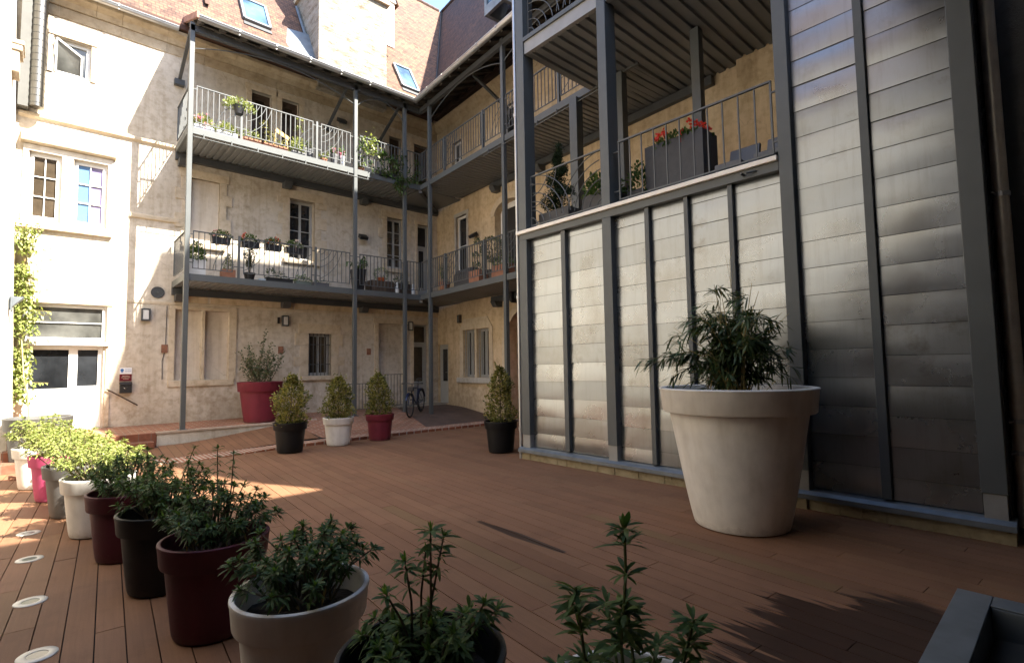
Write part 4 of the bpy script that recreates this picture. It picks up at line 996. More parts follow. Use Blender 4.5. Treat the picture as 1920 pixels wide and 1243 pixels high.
# hidden sides of the clad volume, floors and soffit
for q in ([(6.3,6.5,0),(9.55,6.5,0),(9.55,6.5,3.8),(6.3,6.5,3.8)],[(6.27,.5,0),(6.27,.5,7.6),(9.3,.5,7.6),(9.3,.5,0)],[(6.35,2.14,3.9),(9.3,2.14,3.9),(9.3,2.14,9.0),(6.35,2.14,9.0)]):
    build(MB().quad(*q),'side_cladding',M['steel_dark'],MT)
mb=MB()
for i in range(26): z=.2+i*.3; mb.bar((6.3,.488,z),(6.74,.488,z+.22),.02,.02)
for y_ in (.49,): mb.box(6.28,.478,.1,6.34,.499,7.6); mb.box(6.5,.478,.1,6.56,.499,7.6)
build(mb,'side_lattice',M['steel_dark'],MT)
build(MB(FD).box(.15,-3.2,3.8,4.34,-.125,3.9),'terrace_floor',M['concrete'],MT)
def soffit(F,a0,a1,b0,b1,z,name,parent,p=.15,along_b=True,h=.028):
    mb=MB(F); rib=[]; x=a0 if along_b else b0; e=a1 if along_b else b1
    prof=[]
    while x<e-.001:
        prof+= [(x,z),(min(x+p*.62,e),z),(min(x+p*.70,e),z+h),(min(x+p*.92,e),z+h)]; x+=p
    prof.append((e,z))
    for (x0,za),(x1,zb) in zip(prof,prof[1:]):
        if x1-x0<1e-4: continue
        if along_b: mb.quad((x0,b0,za),(x1,b0,zb),(x1,b1,zb),(x0,b1,za))
        else: mb.quad((b_ if False else a0,x0,za),(a0,x1,zb),(a1,x1,zb),(a1,x0,za))
    return build(mb,name,M['soffit'],parent)
soffit(FD,.22,4.36,-3.25,-.03,7.1,'soffit',MT,p=.2,h=.04)
build(MB(FD).box(.2,-3.2,7.16,4.34,-.05,7.3),'upper_floor',M['steel_dark'],MT)
build(MB(FD).box(.195,-.06,7.12,4.345,.03,7.34),'upper_edge_beam',M['edge_paint'],MT)
build(MB(FD).box(.195,-.1,7.345,4.345,.06,7.42),'upper_edge_plate',M['steel'],MT)
build(MB(FD).prism([(-.1,.2,10.1),(4.5,.2,9.0),(4.5,.2,9.12),(-.1,.2,10.25)],(0,-3.4,0)),'tower_roof',M['steel_dark'],MT)
build(MB(FD).box(4.36,-3.1,7.62,6.1,.08,7.7),'tower_roof',M['zinc_flash'],MT)
for x_,y_,w_ in ((8.02,6.73,.2),(7.94,5.55,.17),(7.82,3.95,.15)):
    build(MB().box(x_-w_/2,y_-w_/2,3.9,x_+w_/2,y_+w_/2,7.09),'inner_post',M['steel'],MT,bevel=.006)

def railing(F,a0,a1,zb,zt_,parent,b=0,arcs=None,gap=.115,name='railing_panel',mat='rail',mir=False,big=False):
    mb=MB(F); t=.018
    mb.box(a0,b-.018,zt_-.022,a1,b+.018,zt_); mb.box(a0+.02,b-.01,zb,a1-.02,b+.01,zb+.018)
    for a in (a0,a1-.022): mb.box(a,b-.012,zb-.0,a+.022,b+.012,zt_-.022)
    n=max(2,round((a1-a0)/gap)); g=(a1-a0)/n
    if not big:
        for i in range(1,n): a=a0+i*g; mb.box(a-.008,b-.008,zb+.018,a+.008,b+.008,zt_-.022)
    H=zt_-zb
    for A in (arcs or ()):
        if A[0]=='bez':
            P0,P1,P2=A[1:]
            mb.tube([(P0[0]*(1-t)**2+2*P1[0]*t*(1-t)+P2[0]*t*t,b,P0[1]*(1-t)**2+2*P1[1]*t*(1-t)+P2[1]*t*t) for t in [k/9 for k in range(10)]],.008,5); continue
        cx,cz,rs,th0,th1=A
        for r_ in rs:
            pts=[]
            for k in range(15):
                th=th0+(th1-th0)*k/14; x=cx+r_*cos(th); z=cz+r_*sin(th)
                if a0+.005<=x<=a1-.005 and zb+.005<=z<=zt_-.01: pts.append((x,b+.0,z))
            if len(pts)>2: mb.tube(pts,.0085,5)
    return build(mb,name,M[mat],parent)
def swirl(a0,a1,zb,zt_,side):
    H=zt_-zb
    if side=='L': return [('bez',(a0+.02,zb+h*H),(a0+w*.8,zb+h*H+.3*(1-h)*H),(a0+w,zt_-.02)) for h,w in ((.08,.60),(.42,.46),(.62,.32),(.82,.17))]
    if side=='R': return [('bez',(a1-w,zb+.02),(a1-w*.9,zb+.6*h*H),(a1-.02,zb+h*H)) for h,w in ((.78,.42),(.5,.26))]
    return []
railing(FD,.215,1.8,4.02,4.91,MT,b=-.06,big=True,arcs=[(.22,4.0,[.15,.3,.45,.6,.75,.9],0,pi/2),(1.8,4.0,[.15,.3,.45,.6,.75,.9],pi/2,pi),(.22,4.95,[.4,.6],-pi/2,0)])
railing(FD,2.08,4.27,4.02,4.91,MT,b=-.06,gap=.2)
railing(FD,.215,1.8,7.5,8.4,MT,b=-.06,big=True,arcs=[(.22,7.48,[.15,.3,.45,.6,.75,.9],0,pi/2),(1.8,7.48,[.15,.3,.45,.6,.75,.9],pi/2,pi)])
railing(FD,2.08,4.27,7.5,8.4,MT,b=-.06,gap=.2)
mb=MB(FD)
for a in (.19,1.80,2.0,4.27):
    for z in (4.15,4.75): mb.box(a-.01,-.07,z,a+.09 if a!=4.27 else a+.085,-.05,z+.02)
build(mb,'railing_clips',M['rail'],MT)
mb=MB(FD); mb.tube([(3.95,.04,3.83),(3.95,.14,3.83)],.016,8); mb.tube([(4.1,.045,3.84),(4.0,.1,3.83)],.012,6); build(mb,'drain_spout',M['steel_dark'],MT)
t=thing('downpipe',(6.5,.40,0),'galvanised round downpipe in front of the dark wall at the far right','downpipe')
build(MB().tube([(6.5,.40,.1),(6.5,.40,9.5)],.058,16),'pipe',M['pipe'],t,smooth=True)
for z in (.75,1.03,3.1):
    mb=MB(); mb.tube([(6.5,.40,z-.02),(6.5,.40,z+.02)],.066,14); mb.tube([(6.32,.45,z),(6.6,.42,z)],.008,6); build(mb,'clamp',M['zinc'],t)
mb=MB().tube([(6.18,6.6,0),(6.18,6.6,.5),(6.18,6.6,4.2),(6.18,6.6,10)],.03,10); t=thing('thin_downpipe',(6.18,6.6,0),'thin pale downpipe running up the outer corner post of the metal tower','downpipe')
build(mb,'pipe',M['zinc'],t,smooth=True); mb=MB()
for z in (.5,2.8,6.1): mb.tube([(6.18,6.6,z-.03),(6.18,6.6,z+.03)],.038,10)
build(mb,'clamp',M['zinc'],t)

# ------------------------------------------------------------------ steel gallery round the corner
GB=(Vector((0,13.5,0)),Vector((1,0,0)),Vector((0,-1,0)),Z3)
GC=(Vector((8.53,13.5,0)),-Cd,-Cn,Z3)
SG=thing('steel_gallery',(6,13.5,0),'grey steel gallery of two balcony levels with railings wrapped round the courtyard corner','gallery')
for x in (2.34,6.38,7.97): build(MB(GB).box(x-.05,-.05,.28,x+.05,.05,9.72),'post',M['steel'],SG,bevel=.006)
for x in (2.34,6.38,7.97): build(MB(GB).box(x-.09,-.09,zt(x,13.5)+.002,x+.09,.09,zt(x,13.5)+.016),'base_plate',M['steel'],SG)
for s_ in (.6,4.31): build(MB(GC).box(s_-.05,-.05,.1,s_+.05,.05,9.72),'post',M['steel'],SG,bevel=.006)
for lvl,zb in ((0,3.65),(1,7.08)):
    zt_=zb+.155
    # fascia channels
    build(MB(GB).box(2.36,-.03,zb,8.55,.02,zt_),'edge_channel',M['steel'],SG)
    build(MB(GC).box(-.02,-.03,zb,8.4,.02,zt_),'edge_channel',M['steel'],SG)
    build(MB(GB).box(2.30,-1.54,zb,2.355,.02,zt_),'end_channel',M['steel'],SG)
    build(MB(GB).box(2.36,-1.54,zb+.06,9.9,-.035,zb+.14),'floor',M['steel_dark'],SG)
    build(MB(GC).box(.0,-1.54,zb+.055,8.3,-.035,zb+.135),'floor',M['steel_dark'],SG)
    # soffit: ribs at right angles to the edge, mitred by overlap at the corner
    soffit(GB,2.36,8.55,-1.42,-.03,zb+.015,'soffit',SG)
    soffit(GC,0.05,8.3,-1.42,-.03,zb+.013,'soffit',SG)
    mb=MB(); c0=GB[0]+Vector((8.53,0,zb+.014)); 
    mb.add([(8.55,13.52,zb+.014),(8.5,13.45,zb+.014),(10.1,13.45,zb+.014),(10.1,14.95,zb+.014),(8.55,14.95,zb+.014)],[(0,4,3,2,1)]); build(mb,'corner_soffit',M['soffit'],SG)
    mb=MB().bar((8.53,13.5,zb-.03),(10.15,15.0,zb-.03),.1,.1); mb.F=GB; mb.box(2.3,-1.545,zb-.17,10.15,-1.42,zb+.0); build(mb,'wall_beam',M['steel_dark'],SG)
    mb=MB(GC); mb.box(1.7,-1.545,zb-.17,9,-1.42,zb); build(mb,'wall_beam',M['steel_dark'],SG)
    for G_,aa in ((GB,(2.36,4.9,7.25)),(GC,(1.9,3.9))):
        for a in aa: build(MB(G_).prism([(a,-1.54,zb-.33),(a,-1.54,zb-.172),(a,-1.25,zb-.172),(a,-1.35,zb-.33)],(.21,0,0)),'wall_bracket',M['steel_dark'],SG)
    rb=zb+.28; rt=zb+1.16
    for a0,a1,sw in ((2.45,3.29,'R'),(3.52,5.18,'LR'),(5.39,6.24,'L'),(6.52,7.86,'')):
        railing(GB,a0,a1,rb,rt,SG,arcs=sum([swirl(a0,a1,rb,rt,k) for k in sw],[]))
    for a in (3.42,5.28): build(MB(GB).box(a-.025,-.03,zt_,a+.025,.02,rt+.02),'stub_post',M['steel'],SG)
    railing((Vector((2.325,13.45,0)),Vector((0,1,0)),Vector((-1,0,0)),Z3),.02,1.5,rb,rt,SG,name='end_railing',gap=.14)
    for a0,a1,sw in ((.7,1.36,''),(1.56,3.33,'L'),(3.5,4.2,'R'),(4.42,6.2,'L'),(6.35,8.2,'LR')):
        railing(GC,a0,a1,rb,rt,SG,arcs=sum([swirl(a0,a1,rb,rt,k) for k in sw],[]))
    for a in (1.46,3.41,6.28): build(MB(GC).box(a-.03,-.04,zt_,a+.03,.02,rt+.02),'stub_post',M['steel'],SG)
    railing(GB,8.05,8.5,rb,rt,SG); railing(GC,.05,.5,rb,rt,SG)
    mb=MB(GB)
    for a0,a1 in ((2.39,2.45),(3.29,3.52),(5.18,5.39),(6.24,6.52),(7.86,8.05)):
        for z in (rb+.13,rt-.1): mb.box(a0,-.01,z,a1,.01,z+.02)
    mb.F=GC
    for a0,a1 in ((.5,.7),(1.36,1.56),(3.33,3.5),(4.2,4.42)):
        for z in (rb+.13,rt-.1): mb.box(a0,-.01,z,a1,.01,z+.02)
    build(mb,'railing_clips',M['rail'],SG)
    if lvl:
        mb=MB(GB); mb.tube([(2.4,.05,zb-.085),(6.9,.05,zb-.085)],.011,6)
        for a in lin(2.62,6.75,7): mb.box(a-.01,.02,zb-.09,a+.01,.04,zb+.03)
        build(mb,'service_rail',M['steel'],SG); mb=MB(GC); mb.tube([(3.5,.05,zb-.085),(7.6,.05,zb-.085)],.011,6)
        for a in lin(3.7,7.5,6): mb.box(a-.01,.02,zb-.09,a+.01,.04,zb+.03)
        build(mb,'service_rail',M['steel'],SG)
# canopy
def canopy():
    gz=9.72; wz=10.47
    A=[(2.40,13.2,gz),(8.2,13.2,gz),(9.95,14.9,wz),(2.40,14.9,wz)]
    g1=GC[0]+GC[1]*7.0+GC[2]*.3; w1_=GC[0]+GC[1]*7.0-GC[2]*1.4
    Bq=[(8.2,13.2,gz),(g1.x,g1.y,gz),(w1_.x,w1_.y,wz),(9.95,14.9,wz)]
    def uv(q,horizontal):
        return [((p[0] if horizontal else -p[1]), (p[2]-gz)*2.6) for p in q]
    mb=MB(); T=.09
    for q,h in ((A,True),(Bq,False)):
        f=[(p[0],p[1],p[2]+T) for p in q]
        mb.add(f,[(0,1,2,3)],[uv(q,h)])
    build(mb,'canopy_roof',M['tiles'],SG)
    mb=MB()
    for q in (A,Bq): mb.add(q,[(0,3,2,1)])
    mb.add([A[0],A[1],(A[1][0],A[1][1],A[1][2]+T),(A[0][0],A[0][1],A[0][2]+T)],[(0,1,2,3)])
    mb.add([Bq[0],Bq[1],(Bq[1][0],Bq[1][1],Bq[1][2]+T),(Bq[0][0],Bq[0][1],Bq[0][2]+T)],[(0,1,2,3)])
    for i in range(13):
        x=2.5+i*.47; mb.bar((x,13.22,gz-.05),(x,14.85,wz-.06),.07,.09)
    for i in range(14):
        a=.3+i*.48; p=GC[0]+GC[1]*a+GC[2]*.27; q=GC[0]+GC[1]*a-GC[2]*1.4; mb.bar((p.x,p.y,gz-.05),(q.x,q.y,wz-.06),.07,.09)
    mb.bar((2.4,14.2,10.12),(9.2,14.2,10.12),.08,.1); mb.bar((2.4,13.75,9.93),(8.7,13.75,9.93),.07,.09)
    build(mb,'canopy_boarding',M['canopy_under'],SG)
    # tiled verge at the left end
    mb=MB(); mb.add([(2.36,13.16,gz-.02),(2.36,14.98,wz+.02),(2.36,14.98,wz+.17),(2.36,13.16,gz+.13),(2.42,13.16,gz-.02),(2.42,14.98,wz+.02),(2.42,14.98,wz+.17),(2.42,13.16,gz+.13)],[(0,1,2,3),(4,7,6,5),(3,2,6,7),(0,4,5,1),(0,3,7,4)]); build(mb,'verge',M['verge'],SG)
    mb=MB(GB); mb.box(2.3,-.05,9.52,8.55,.05,9.66); mb.F=GC; mb.box(0,-.05,9.52,7,.05,9.66)
    build(mb,'head_beam',M['steel_dark'],SG)
canopy()
gutter(GB,2.40,8.17,.33,9.72,SG); gutter(GC,.33,7.1,.33,9.72,SG,mat='zinc')
mb=MB(GB)
def arch(a0,a1,z0,z1): return [(a0+(a1-a0)*i/16, .0, z0+(z1-z0)*(1-((i-8)/8)**2)) for i in range(17)]
for a0,a1 in ((2.4,6.33),(6.44,7.92)): mb.tube(arch(a0,a1,9.12,9.5),.012,6)
mb.F=GC
for a0,a1 in ((.65,4.26),(4.36,7.9)): mb.tube(arch(a0,a1,9.12,9.5),.012,6)
build(mb,'arched_tie',M['steel'],SG)
for G_,aa in ((GB,(2.34,6.2,7.9)),(GC,(2.7,5.4))):
    for a in aa:
        mb=MB(G_); mb.bar((a,-1.5,8.95),(a,-.2,9.62),.07,.07); mb.box(a-.11,-1.545,8.83,a+.11,-1.4,8.97); build(mb,'strut',M['steel_dark'],SG)
def flood(F,a,z,label,tilt=.0):
    o0=F[0]+F[1]*a; t=thing('floodlight',(o0.x,o0.y,z),label,'floodlight','small floodlights on the gallery walls')
    mb=MB(F); mb.prism([(a-.13,.05,z-.02),(a-.13,.2,z-.12),(a-.13,.26,z-.04),(a-.13,.1,z+.08)],(.26,0,0)); mb.bar((a,.0,z-.05),(a,.1,z),.03); build(mb,'housing',M['black'],t,bevel=.008)
    mb=MB(F).quad((a-.11,.056,z-.03),(a+.11,.056,z-.03),(a+.11,.198,z-.125),(a-.11,.198,z-.125)); build(mb,'lens',M['lamp_glass'],t)
flood(FB,6.6,9.25,'black floodlight on the upper wall between two posts, by the canopy strut')
flood(FB,7.32,5.72,'black floodlight on the first floor wall just right of the second post')
flood(FC,2.5,5.72,'black floodlight on the side wing wall above the potted dark bush')
flood(FC,8.45,5.0,'black floodlight behind the terrace railing of the metal tower')

# ------------------------------------------------------------------ plants
def leaf(mb, p, d, L, W, rnd, droop=.35, up=None):
    """lance-shaped leaf: a folded strip that arches down"""
    d=d.normalized(); up=up or Vector((0,0,1))
    s=d.cross(up)
    if s.length<.05: s=d.cross(Vector((1,0,0)))
    s=s.normalized(); a=rnd.uniform(-.6,.6); nrm=s.cross(d).normalized(); s=(s*cos(a)+nrm*sin(a))
    q=[]; 
    for t,w in ((0,.12),(.3,.85),(.62,1),(.86,.55)):
        c=p+d*(L*t)-Vector((0,0,1))*(droop*L*t*t); q.append((c-s*(W*w/2),c+s*(W*w/2)))
    tip=p+d*L-Vector((0,0,1))*(droop*L)
    n=len(mb.v)
    for a_,b_ in q: mb.v+=[a_,b_]
    mb.v.append(tip)
    for i in range(3): mb.f.append((n+2*i,n+2*i+1,n+2*i+3,n+2*i+2)); mb.uv.append(None)
    mb.f.append((n+6,n+7,n+8)); mb.uv.append(None)
def sleaf(mb,p,d,L,W,rnd):
    d=d.normalized(); s=d.cross(Vector((rnd.uniform(-1,1),rnd.uniform(-1,1),rnd.uniform(-1,1))))
    if s.length<.05: s=Vector((1,0,0))
    s=s.normalized(); n=len(mb.v)
    mb.v+=[p,p+d*L*.5+s*W/2,p+d*L,p+d*L*.5-s*W/2]; mb.f.append((n,n+1,n+2,n+3)); mb.uv.append(None)
def rdir(rnd):
    z=rnd.uniform(-1,1); a=rnd.uniform(0,2*pi); r=sqrt(1-z*z); return Vector((r*cos(a),r*sin(a),z))
def whorl(mb,p,ax,rnd,L,W,n=11,tilt=(35,80),droop=.35):
    ax=ax.normalized(); x=ax.cross(Vector((0,0,1)) if abs(ax.z)<.9 else Vector((1,0,0))).normalized(); y=ax.cross(x)
    a0=rnd.uniform(0,6.3)
    for k in range(n):
        a=a0+k*2.4; t=radians(rnd.uniform(*tilt)); l=L*rnd.uniform(.65,1.1)
        d=ax*cos(t)+(x*cos(a)+y*sin(a))*sin(t); leaf(mb,p-ax*rnd.uniform(0,.02),d,l,W*rnd.uniform(.8,1.15)*l/L,rnd,droop)
def shrub(R_,H,z0,tips,rnd,L=.075,W=.02,per=13,extra=(),off=(0,0),tall=.35):
    """bushy whorled shrub: returns stems and leaves"""
    st=MB(); lf=MB(); T=[]; ph=rnd.uniform(0,6.3); nw=MB(); dd_=MB()
    for i in range(tips):
        a=i*2.399+rnd.uniform(-.3,.3); r=R_*sqrt((i+.5)/tips)*rnd.uniform(.8,1.1)
        lob=1+.28*sin(2*a+ph)+.2*sin(3*a+ph*1.7); r*=.8+.25*lob
        h=H*(1-tall*(r/R_)**2)*rnd.uniform(.5,1.0)*(.72+.3*lob)
        T.append(Vector((off[0]+r*cos(a),off[1]+r*sin(a),z0+h)))
    T+= [Vector(e) for e in extra]
    for t in T:
        b=Vector((t.x*.35+rnd.uniform(-.04,.04),t.y*.35+rnd.uniform(-.04,.04),z0-.02))
        m_=b.lerp(t,.55)+Vector((rnd.uniform(-.03,.03),rnd.uniform(-.03,.03),.03))
        st.tube([b,m_,t],[.006,.0045,.003],5,cap=False)
        ax=(t-m_).normalized()*.6+Vector((0,0,.6))
        whorl(lf,t,ax,rnd,L,W,per)
        # young upright leaves in the middle and older whorls lower down
        whorl(nw if rnd.random()<.5 else lf,t,ax,rnd,L*.6,W*.7,5,(8,30),.05)
        if rnd.random()<.3: leaf(dd_,b.lerp(t,rnd.uniform(.1,.4)),rdir(rnd)-Vector((0,0,.6)),L,W,rnd,.6)
        for f_ in (.82,.62,.4):
            if rnd.random()<.85: whorl(lf,m_.lerp(t,f_),ax,rnd,L*.95,W,int(per*.6),(55,95),.5)
        if rnd.random()<.5: whorl(lf,b.lerp(m_,rnd.uniform(.5,.9)),Vector((rnd.uniform(-.4,.4),rnd.uniform(-.4,.4),1)),rnd,L,W,int(per*.5),(60,100),.6)
    shrub.extra=(nw,dd_)
    return st,lf
def pot_body(R_,H,rb,parent,mat,lip=.235,n=56,soil=True):
    """planter with a deep rolled band round the top"""
    lz=H*(1-lip)
    prof=[(0,.004),(rb-.03*R_/.31,.004),(rb-.008,.012),(rb,.035)]
    for i in range(1,9): t=i/9; prof.append((rb+(R_*.868-rb)*t**.9,.035+(lz-.035)*t))
    prof+=[(R_*.87,lz-.003),(R_*.945,lz-.002),(R_*.957,lz+.008),(R_*.985,H-.03),(R_*1.0,H-.012),(R_*.993,H-.003),(R_*.975,H),(R_*.935,H),(R_*.918,H-.006),(R_*.91,H-.02),(R_*.835,lz),(R_*.78,H*.72)]
    o=build(MB().lathe(prof,n),'pot',M[mat],parent,smooth=True,local=True)
    if soil:
        mb=MB().disc((0,0),R_*.84,28,H*.80,.012); build(mb,'soil',M['soil'],parent,local=True)
    return o
PG='potted shrubs set out along the deck'
def potted(loc,label,mat,R_=.31,H=.57,rb=.225,group=PG,name='potted_shrub',cat='potted plant'):
    t=thing(name,loc,label,cat,group); pot_body(R_,H,rb,t,mat); t.rotation_euler.z=random.uniform(0,6)
    return t
def add_plant(t,st,lf,leafm,stemm='bark'):
    f=build(lf,'foliage',M[leafm],t,local=True); build(st,'stems',M[stemm],t,local=True); return f
row=[((.02,9.99,0),'off-white pot at the far left end of the row, with a sunlit shrub','pot_white','leaf_sunlit_lime',.42,.50,66),  # first four get the sunlit leaf colour, shaded ones the darker leaves
     ((.2,8.88,0),'magenta pot with a shrub in full sun','pot_pink','leaf_sunlit_lime',.4,.40,60),
     ((.33,7.78,0),'slate grey pot with a shrub in the sunlit part of the row','pot_grey','leaf_sunlit_lime',.42,.42,64),
     ((.46,6.71,0),'sunlit white pot between the slate grey pot and a maroon pot','pot_white','leaf_sunlit_lime',.42,.42,66),
     ((.6,5.69,0),'maroon pot half hidden behind the black pot at the shade line','pot_maroon','leaf_b',.36,.36,60),
     ((.72,4.70,0),'black pot with a dark shrub between two maroon pots','pot_black','leaf',.36,.38,60),
     ((.84,3.72,0),'large-looking maroon pot next to the shaded white pot in the foreground','pot_maroon','leaf_b',.35,.36,66),
     ((.95,2.56,0),'shaded white pot with a dark leafy shrub in the foreground','pot_white','leaf_b',.33,.34,60),
     ((1.06,1.68,0),'black pot at the bottom edge of the picture with a tall leggy shrub','pot_black','leaf',.25,.15,24)]
for i,(loc,lab,pm,lm,PR,PH,nt_) in enumerate(row):
    rnd=random.Random(20+i); t=potted(loc,lab,pm); t.rotation_euler.z=0
    ex=()
    if i==8: ex=[(.02,-.03,1.0),(.10,.0,.96),(-.13,.03,.80),(.05,.05,.90),(-.06,.02,.9),(.2,-.12,.72),(.28,-.1,.66),(.0,-.2,.7),(-.2,-.12,.66)]
    if i==6: ex=[(.05,.22,1.08),(.14,.18,1.04),(-.12,.16,.96)]
    if i==5: ex=[(-.1,.2,1.0),(.22,.2,.98)]
    st,lf=shrub(PR,PH,.52,nt_,rnd,extra=ex,off=(.03,.05),L=(.07,.066,.07,.064,.06,.062,.058,.062,.075)[i],W=(.016,.016,.015,.015,.0135,.0135,.013,.0135,.0155)[i],per=14)
    add_plant(t,st,lf,lm); nw,dd_=shrub.extra
    build(nw,'young_leaves',M['leaf_sunlit_lime' if lm=='leaf_sunlit_lime' else 'leaf_new'],t,local=True); build(dd_,'dry_leaves',M['leaf_dead'],t,local=True)
# the pot just below the bottom edge: only its plant shows
rnd=random.Random(40); t=potted((1.36,.98,0),'tall single-stemmed plant cut off by the bottom edge, right of the leggy shrub','pot_white'); t.rotation_euler.z=0
st=MB(); lf=MB()
def stemplant(pts,whorls,L,W,n=9):
    st.tube(pts,[.008]+[.005]*(len(pts)-1),6,cap=False)
    P=[Vector(p) for p in pts]
    for f_,l in whorls:
        k=min(int(f_*(len(P)-1)),len(P)-2); p=P[k].lerp(P[k+1],f_*(len(P)-1)-k); whorl(lf,p,Vector((0,0,1)),rnd,l,W*l/L,n,(45,88),.3)
stemplant([(-.02,.0,.48),(-.03,.01,.75),(-.01,0,.95),(-.01,.0,1.10)],[(1,.07),(.97,.09),(.9,.1),(.70,.09),(.5,.11),(.43,.11),(.36,.1)],.105,.02,13)
whorl(lf,Vector((-.01,0,1.10)),Vector((0,0,1)),rnd,.06,.02,6,(5,30),.0)
stemplant([(-.05,.03,.48),(-.12,.08,.72),(-.13,.1,.92)],[(1,.095),(.93,.1),(.84,.1),(.7,.105),(.5,.105)],.1,.019,13)
stemplant([(.0,-.03,.48),(.04,.02,.7),(.03,.03,.86)],[(1,.095),(.9,.1),(.75,.1),(.6,.1)],.1,.019,13)
stemplant([(.03,-.05,.48),(.14,-.1,.68),(.17,-.12,.80)],[(1,.09),(.92,.1),(.8,.1),(.65,.1),(.5,.1)],.1,.019,13)
stemplant([(.0,.05,.48),(-.12,.12,.62),(-.16,.15,.68)],[(1,.095),(.85,.1),(.7,.1)],.1,.019,12)
stemplant([(.05,-.1,.48),(.1,-.22,.6),(.14,-.25,.68)],[(1,.095),(.85,.1),(.7,.1)],.1,.019,12)
for k_ in range(7):
    a_=k_*2.4; q_=rnd.uniform(.1,.27); stemplant([(.02,.0,.48),(q_*.5*cos(a_),q_*.5*sin(a_),.58),(q_*cos(a_),q_*sin(a_),rnd.uniform(.62,.76))],[(1,.09),(.88,.1),(.7,.1)],.1,.019,12)
add_plant(t,st,lf,'leaf','green_stem')

def cone_bush(Hh,Rr,z0,n,rnd,L=.058,W=.03,pw=.5,lean=(0,0),bump_=.3,both=None):
    st=MB(); lf=both or MB(); 
    st.tube([(0,0,z0-.05),(lean[0]*.4,lean[1]*.4,z0+Hh*.5),(lean[0],lean[1],z0+Hh*.95)],[.014,.009,.003],6,cap=False)
    ph=[rnd.uniform(0,6.3) for _ in range(4)]
    for i in range(n):
        t=rnd.random()**1.05; a=rnd.uniform(0,2*pi)
        prof=((1-t)**pw*(.6+.4*min(1,t*5)) if pw>.6 else sin(pi*min(1,t*.74+.23))**.85); lob=1+bump_*sin(3*a+ph[0]+t*9)+bump_*.8*sin(5*a+ph[1]-t*14)+bump_*.7*sin(t*11+ph[2])
        r=Rr*prof*lob*rnd.uniform(.35,1.05)**.6
        p=Vector((lean[0]*t+r*cos(a),lean[1]*t+r*sin(a),z0+Hh*t+rnd.uniform(-.03,.03)))
        d=Vector((cos(a)*.8,sin(a)*.8,rnd.uniform(.1,1.1)))+rdir(rnd)*.5
        sleaf(lf,p,d,L*rnd.uniform(.7,1.2),W*rnd.uniform(.8,1.2),rnd)
        if i%45==0: st.tube([(lean[0]*t*.8,lean[1]*t*.8,z0+Hh*t*.8),p],.003,4,cap=False)
    for k in range(11):           # a few shoots sticking out
        a=rnd.uniform(0,6.3); t=rnd.uniform(.3,1); r=Rr*(1-t)**pw*1.1
        p=Vector((lean[0]*t+r*cos(a),lean[1]*t+r*sin(a),z0+Hh*t)); d=Vector((cos(a)*.5,sin(a)*.5,1))
        for j in range(7): sleaf(lf,p+d*(.02*j)+rdir(rnd)*.01,rdir(rnd)+d*.5,L,W,rnd)
    return st,lf
for i,(loc,lab,pm,Hh,Rr,ln,n_) in enumerate((((3.59,10.37,0),'black pot in front of the ramp with a variegated bush','pot_black',.96,.26,(.03,0),2700),
      ((4.64,10.56,0),'white pot with a variegated bush at the brick strip','pot_white',.9,.255,(.0,0),2600),
      ((5.61,10.59,0),'dark crimson pot with a variegated bush, in front of the bicycle','pot_red',.96,.24,(-.04,.02),2300),
      ((6.37,7.35,0),'black pot with a narrow variegated bush beside the corner of the metal tower','pot_black',1.06,.22,(.0,.0),2400))):
    rnd=random.Random(60+i); t=potted(loc,lab,pm,.315,.58,.23); t.rotation_euler.z=0
    st,lf=cone_bush(Hh,Rr,.5,n_,rnd,lean=ln); add_plant(t,st,lf,'leaf_var')
# big crimson pot by the wall
t=potted((4.08,13.95,.3),'very large crimson pot with a sparse tall shrub against the back wall','pot_red',.53,1.0,.36,group=None); t.rotation_euler.z=0
rnd=random.Random(71); st=MB(); lf=MB()
for i in range(26):
    a=i*2.4; r=rnd.uniform(.2,.58); h=rnd.uniform(.35,1.25)*(1-.35*(r/.6)**2)
    if i==0: r,h=.1,1.4
    b=Vector((rnd.uniform(-.12,.12),rnd.uniform(-.12,.12),.8)); e=Vector((r*cos(a),r*sin(a),.95+h)); m_=b.lerp(e,.5)+rdir(rnd)*.06
    st.tube([b,m_,e],[.012,.008,.003],5,cap=False)
    for j in range(46):
        f_=rnd.uniform(.45,1.02); p=(b.lerp(m_,f_*2) if f_<.5 else m_.lerp(e,f_*2-1))+rdir(rnd)*rnd.uniform(.01,.09)
        sleaf(lf,p,rdir(rnd)+Vector((0,0,.3)),.07*rnd.uniform(.7,1.2),.036,rnd)
add_plant(t,st,lf,'leaf_olive')
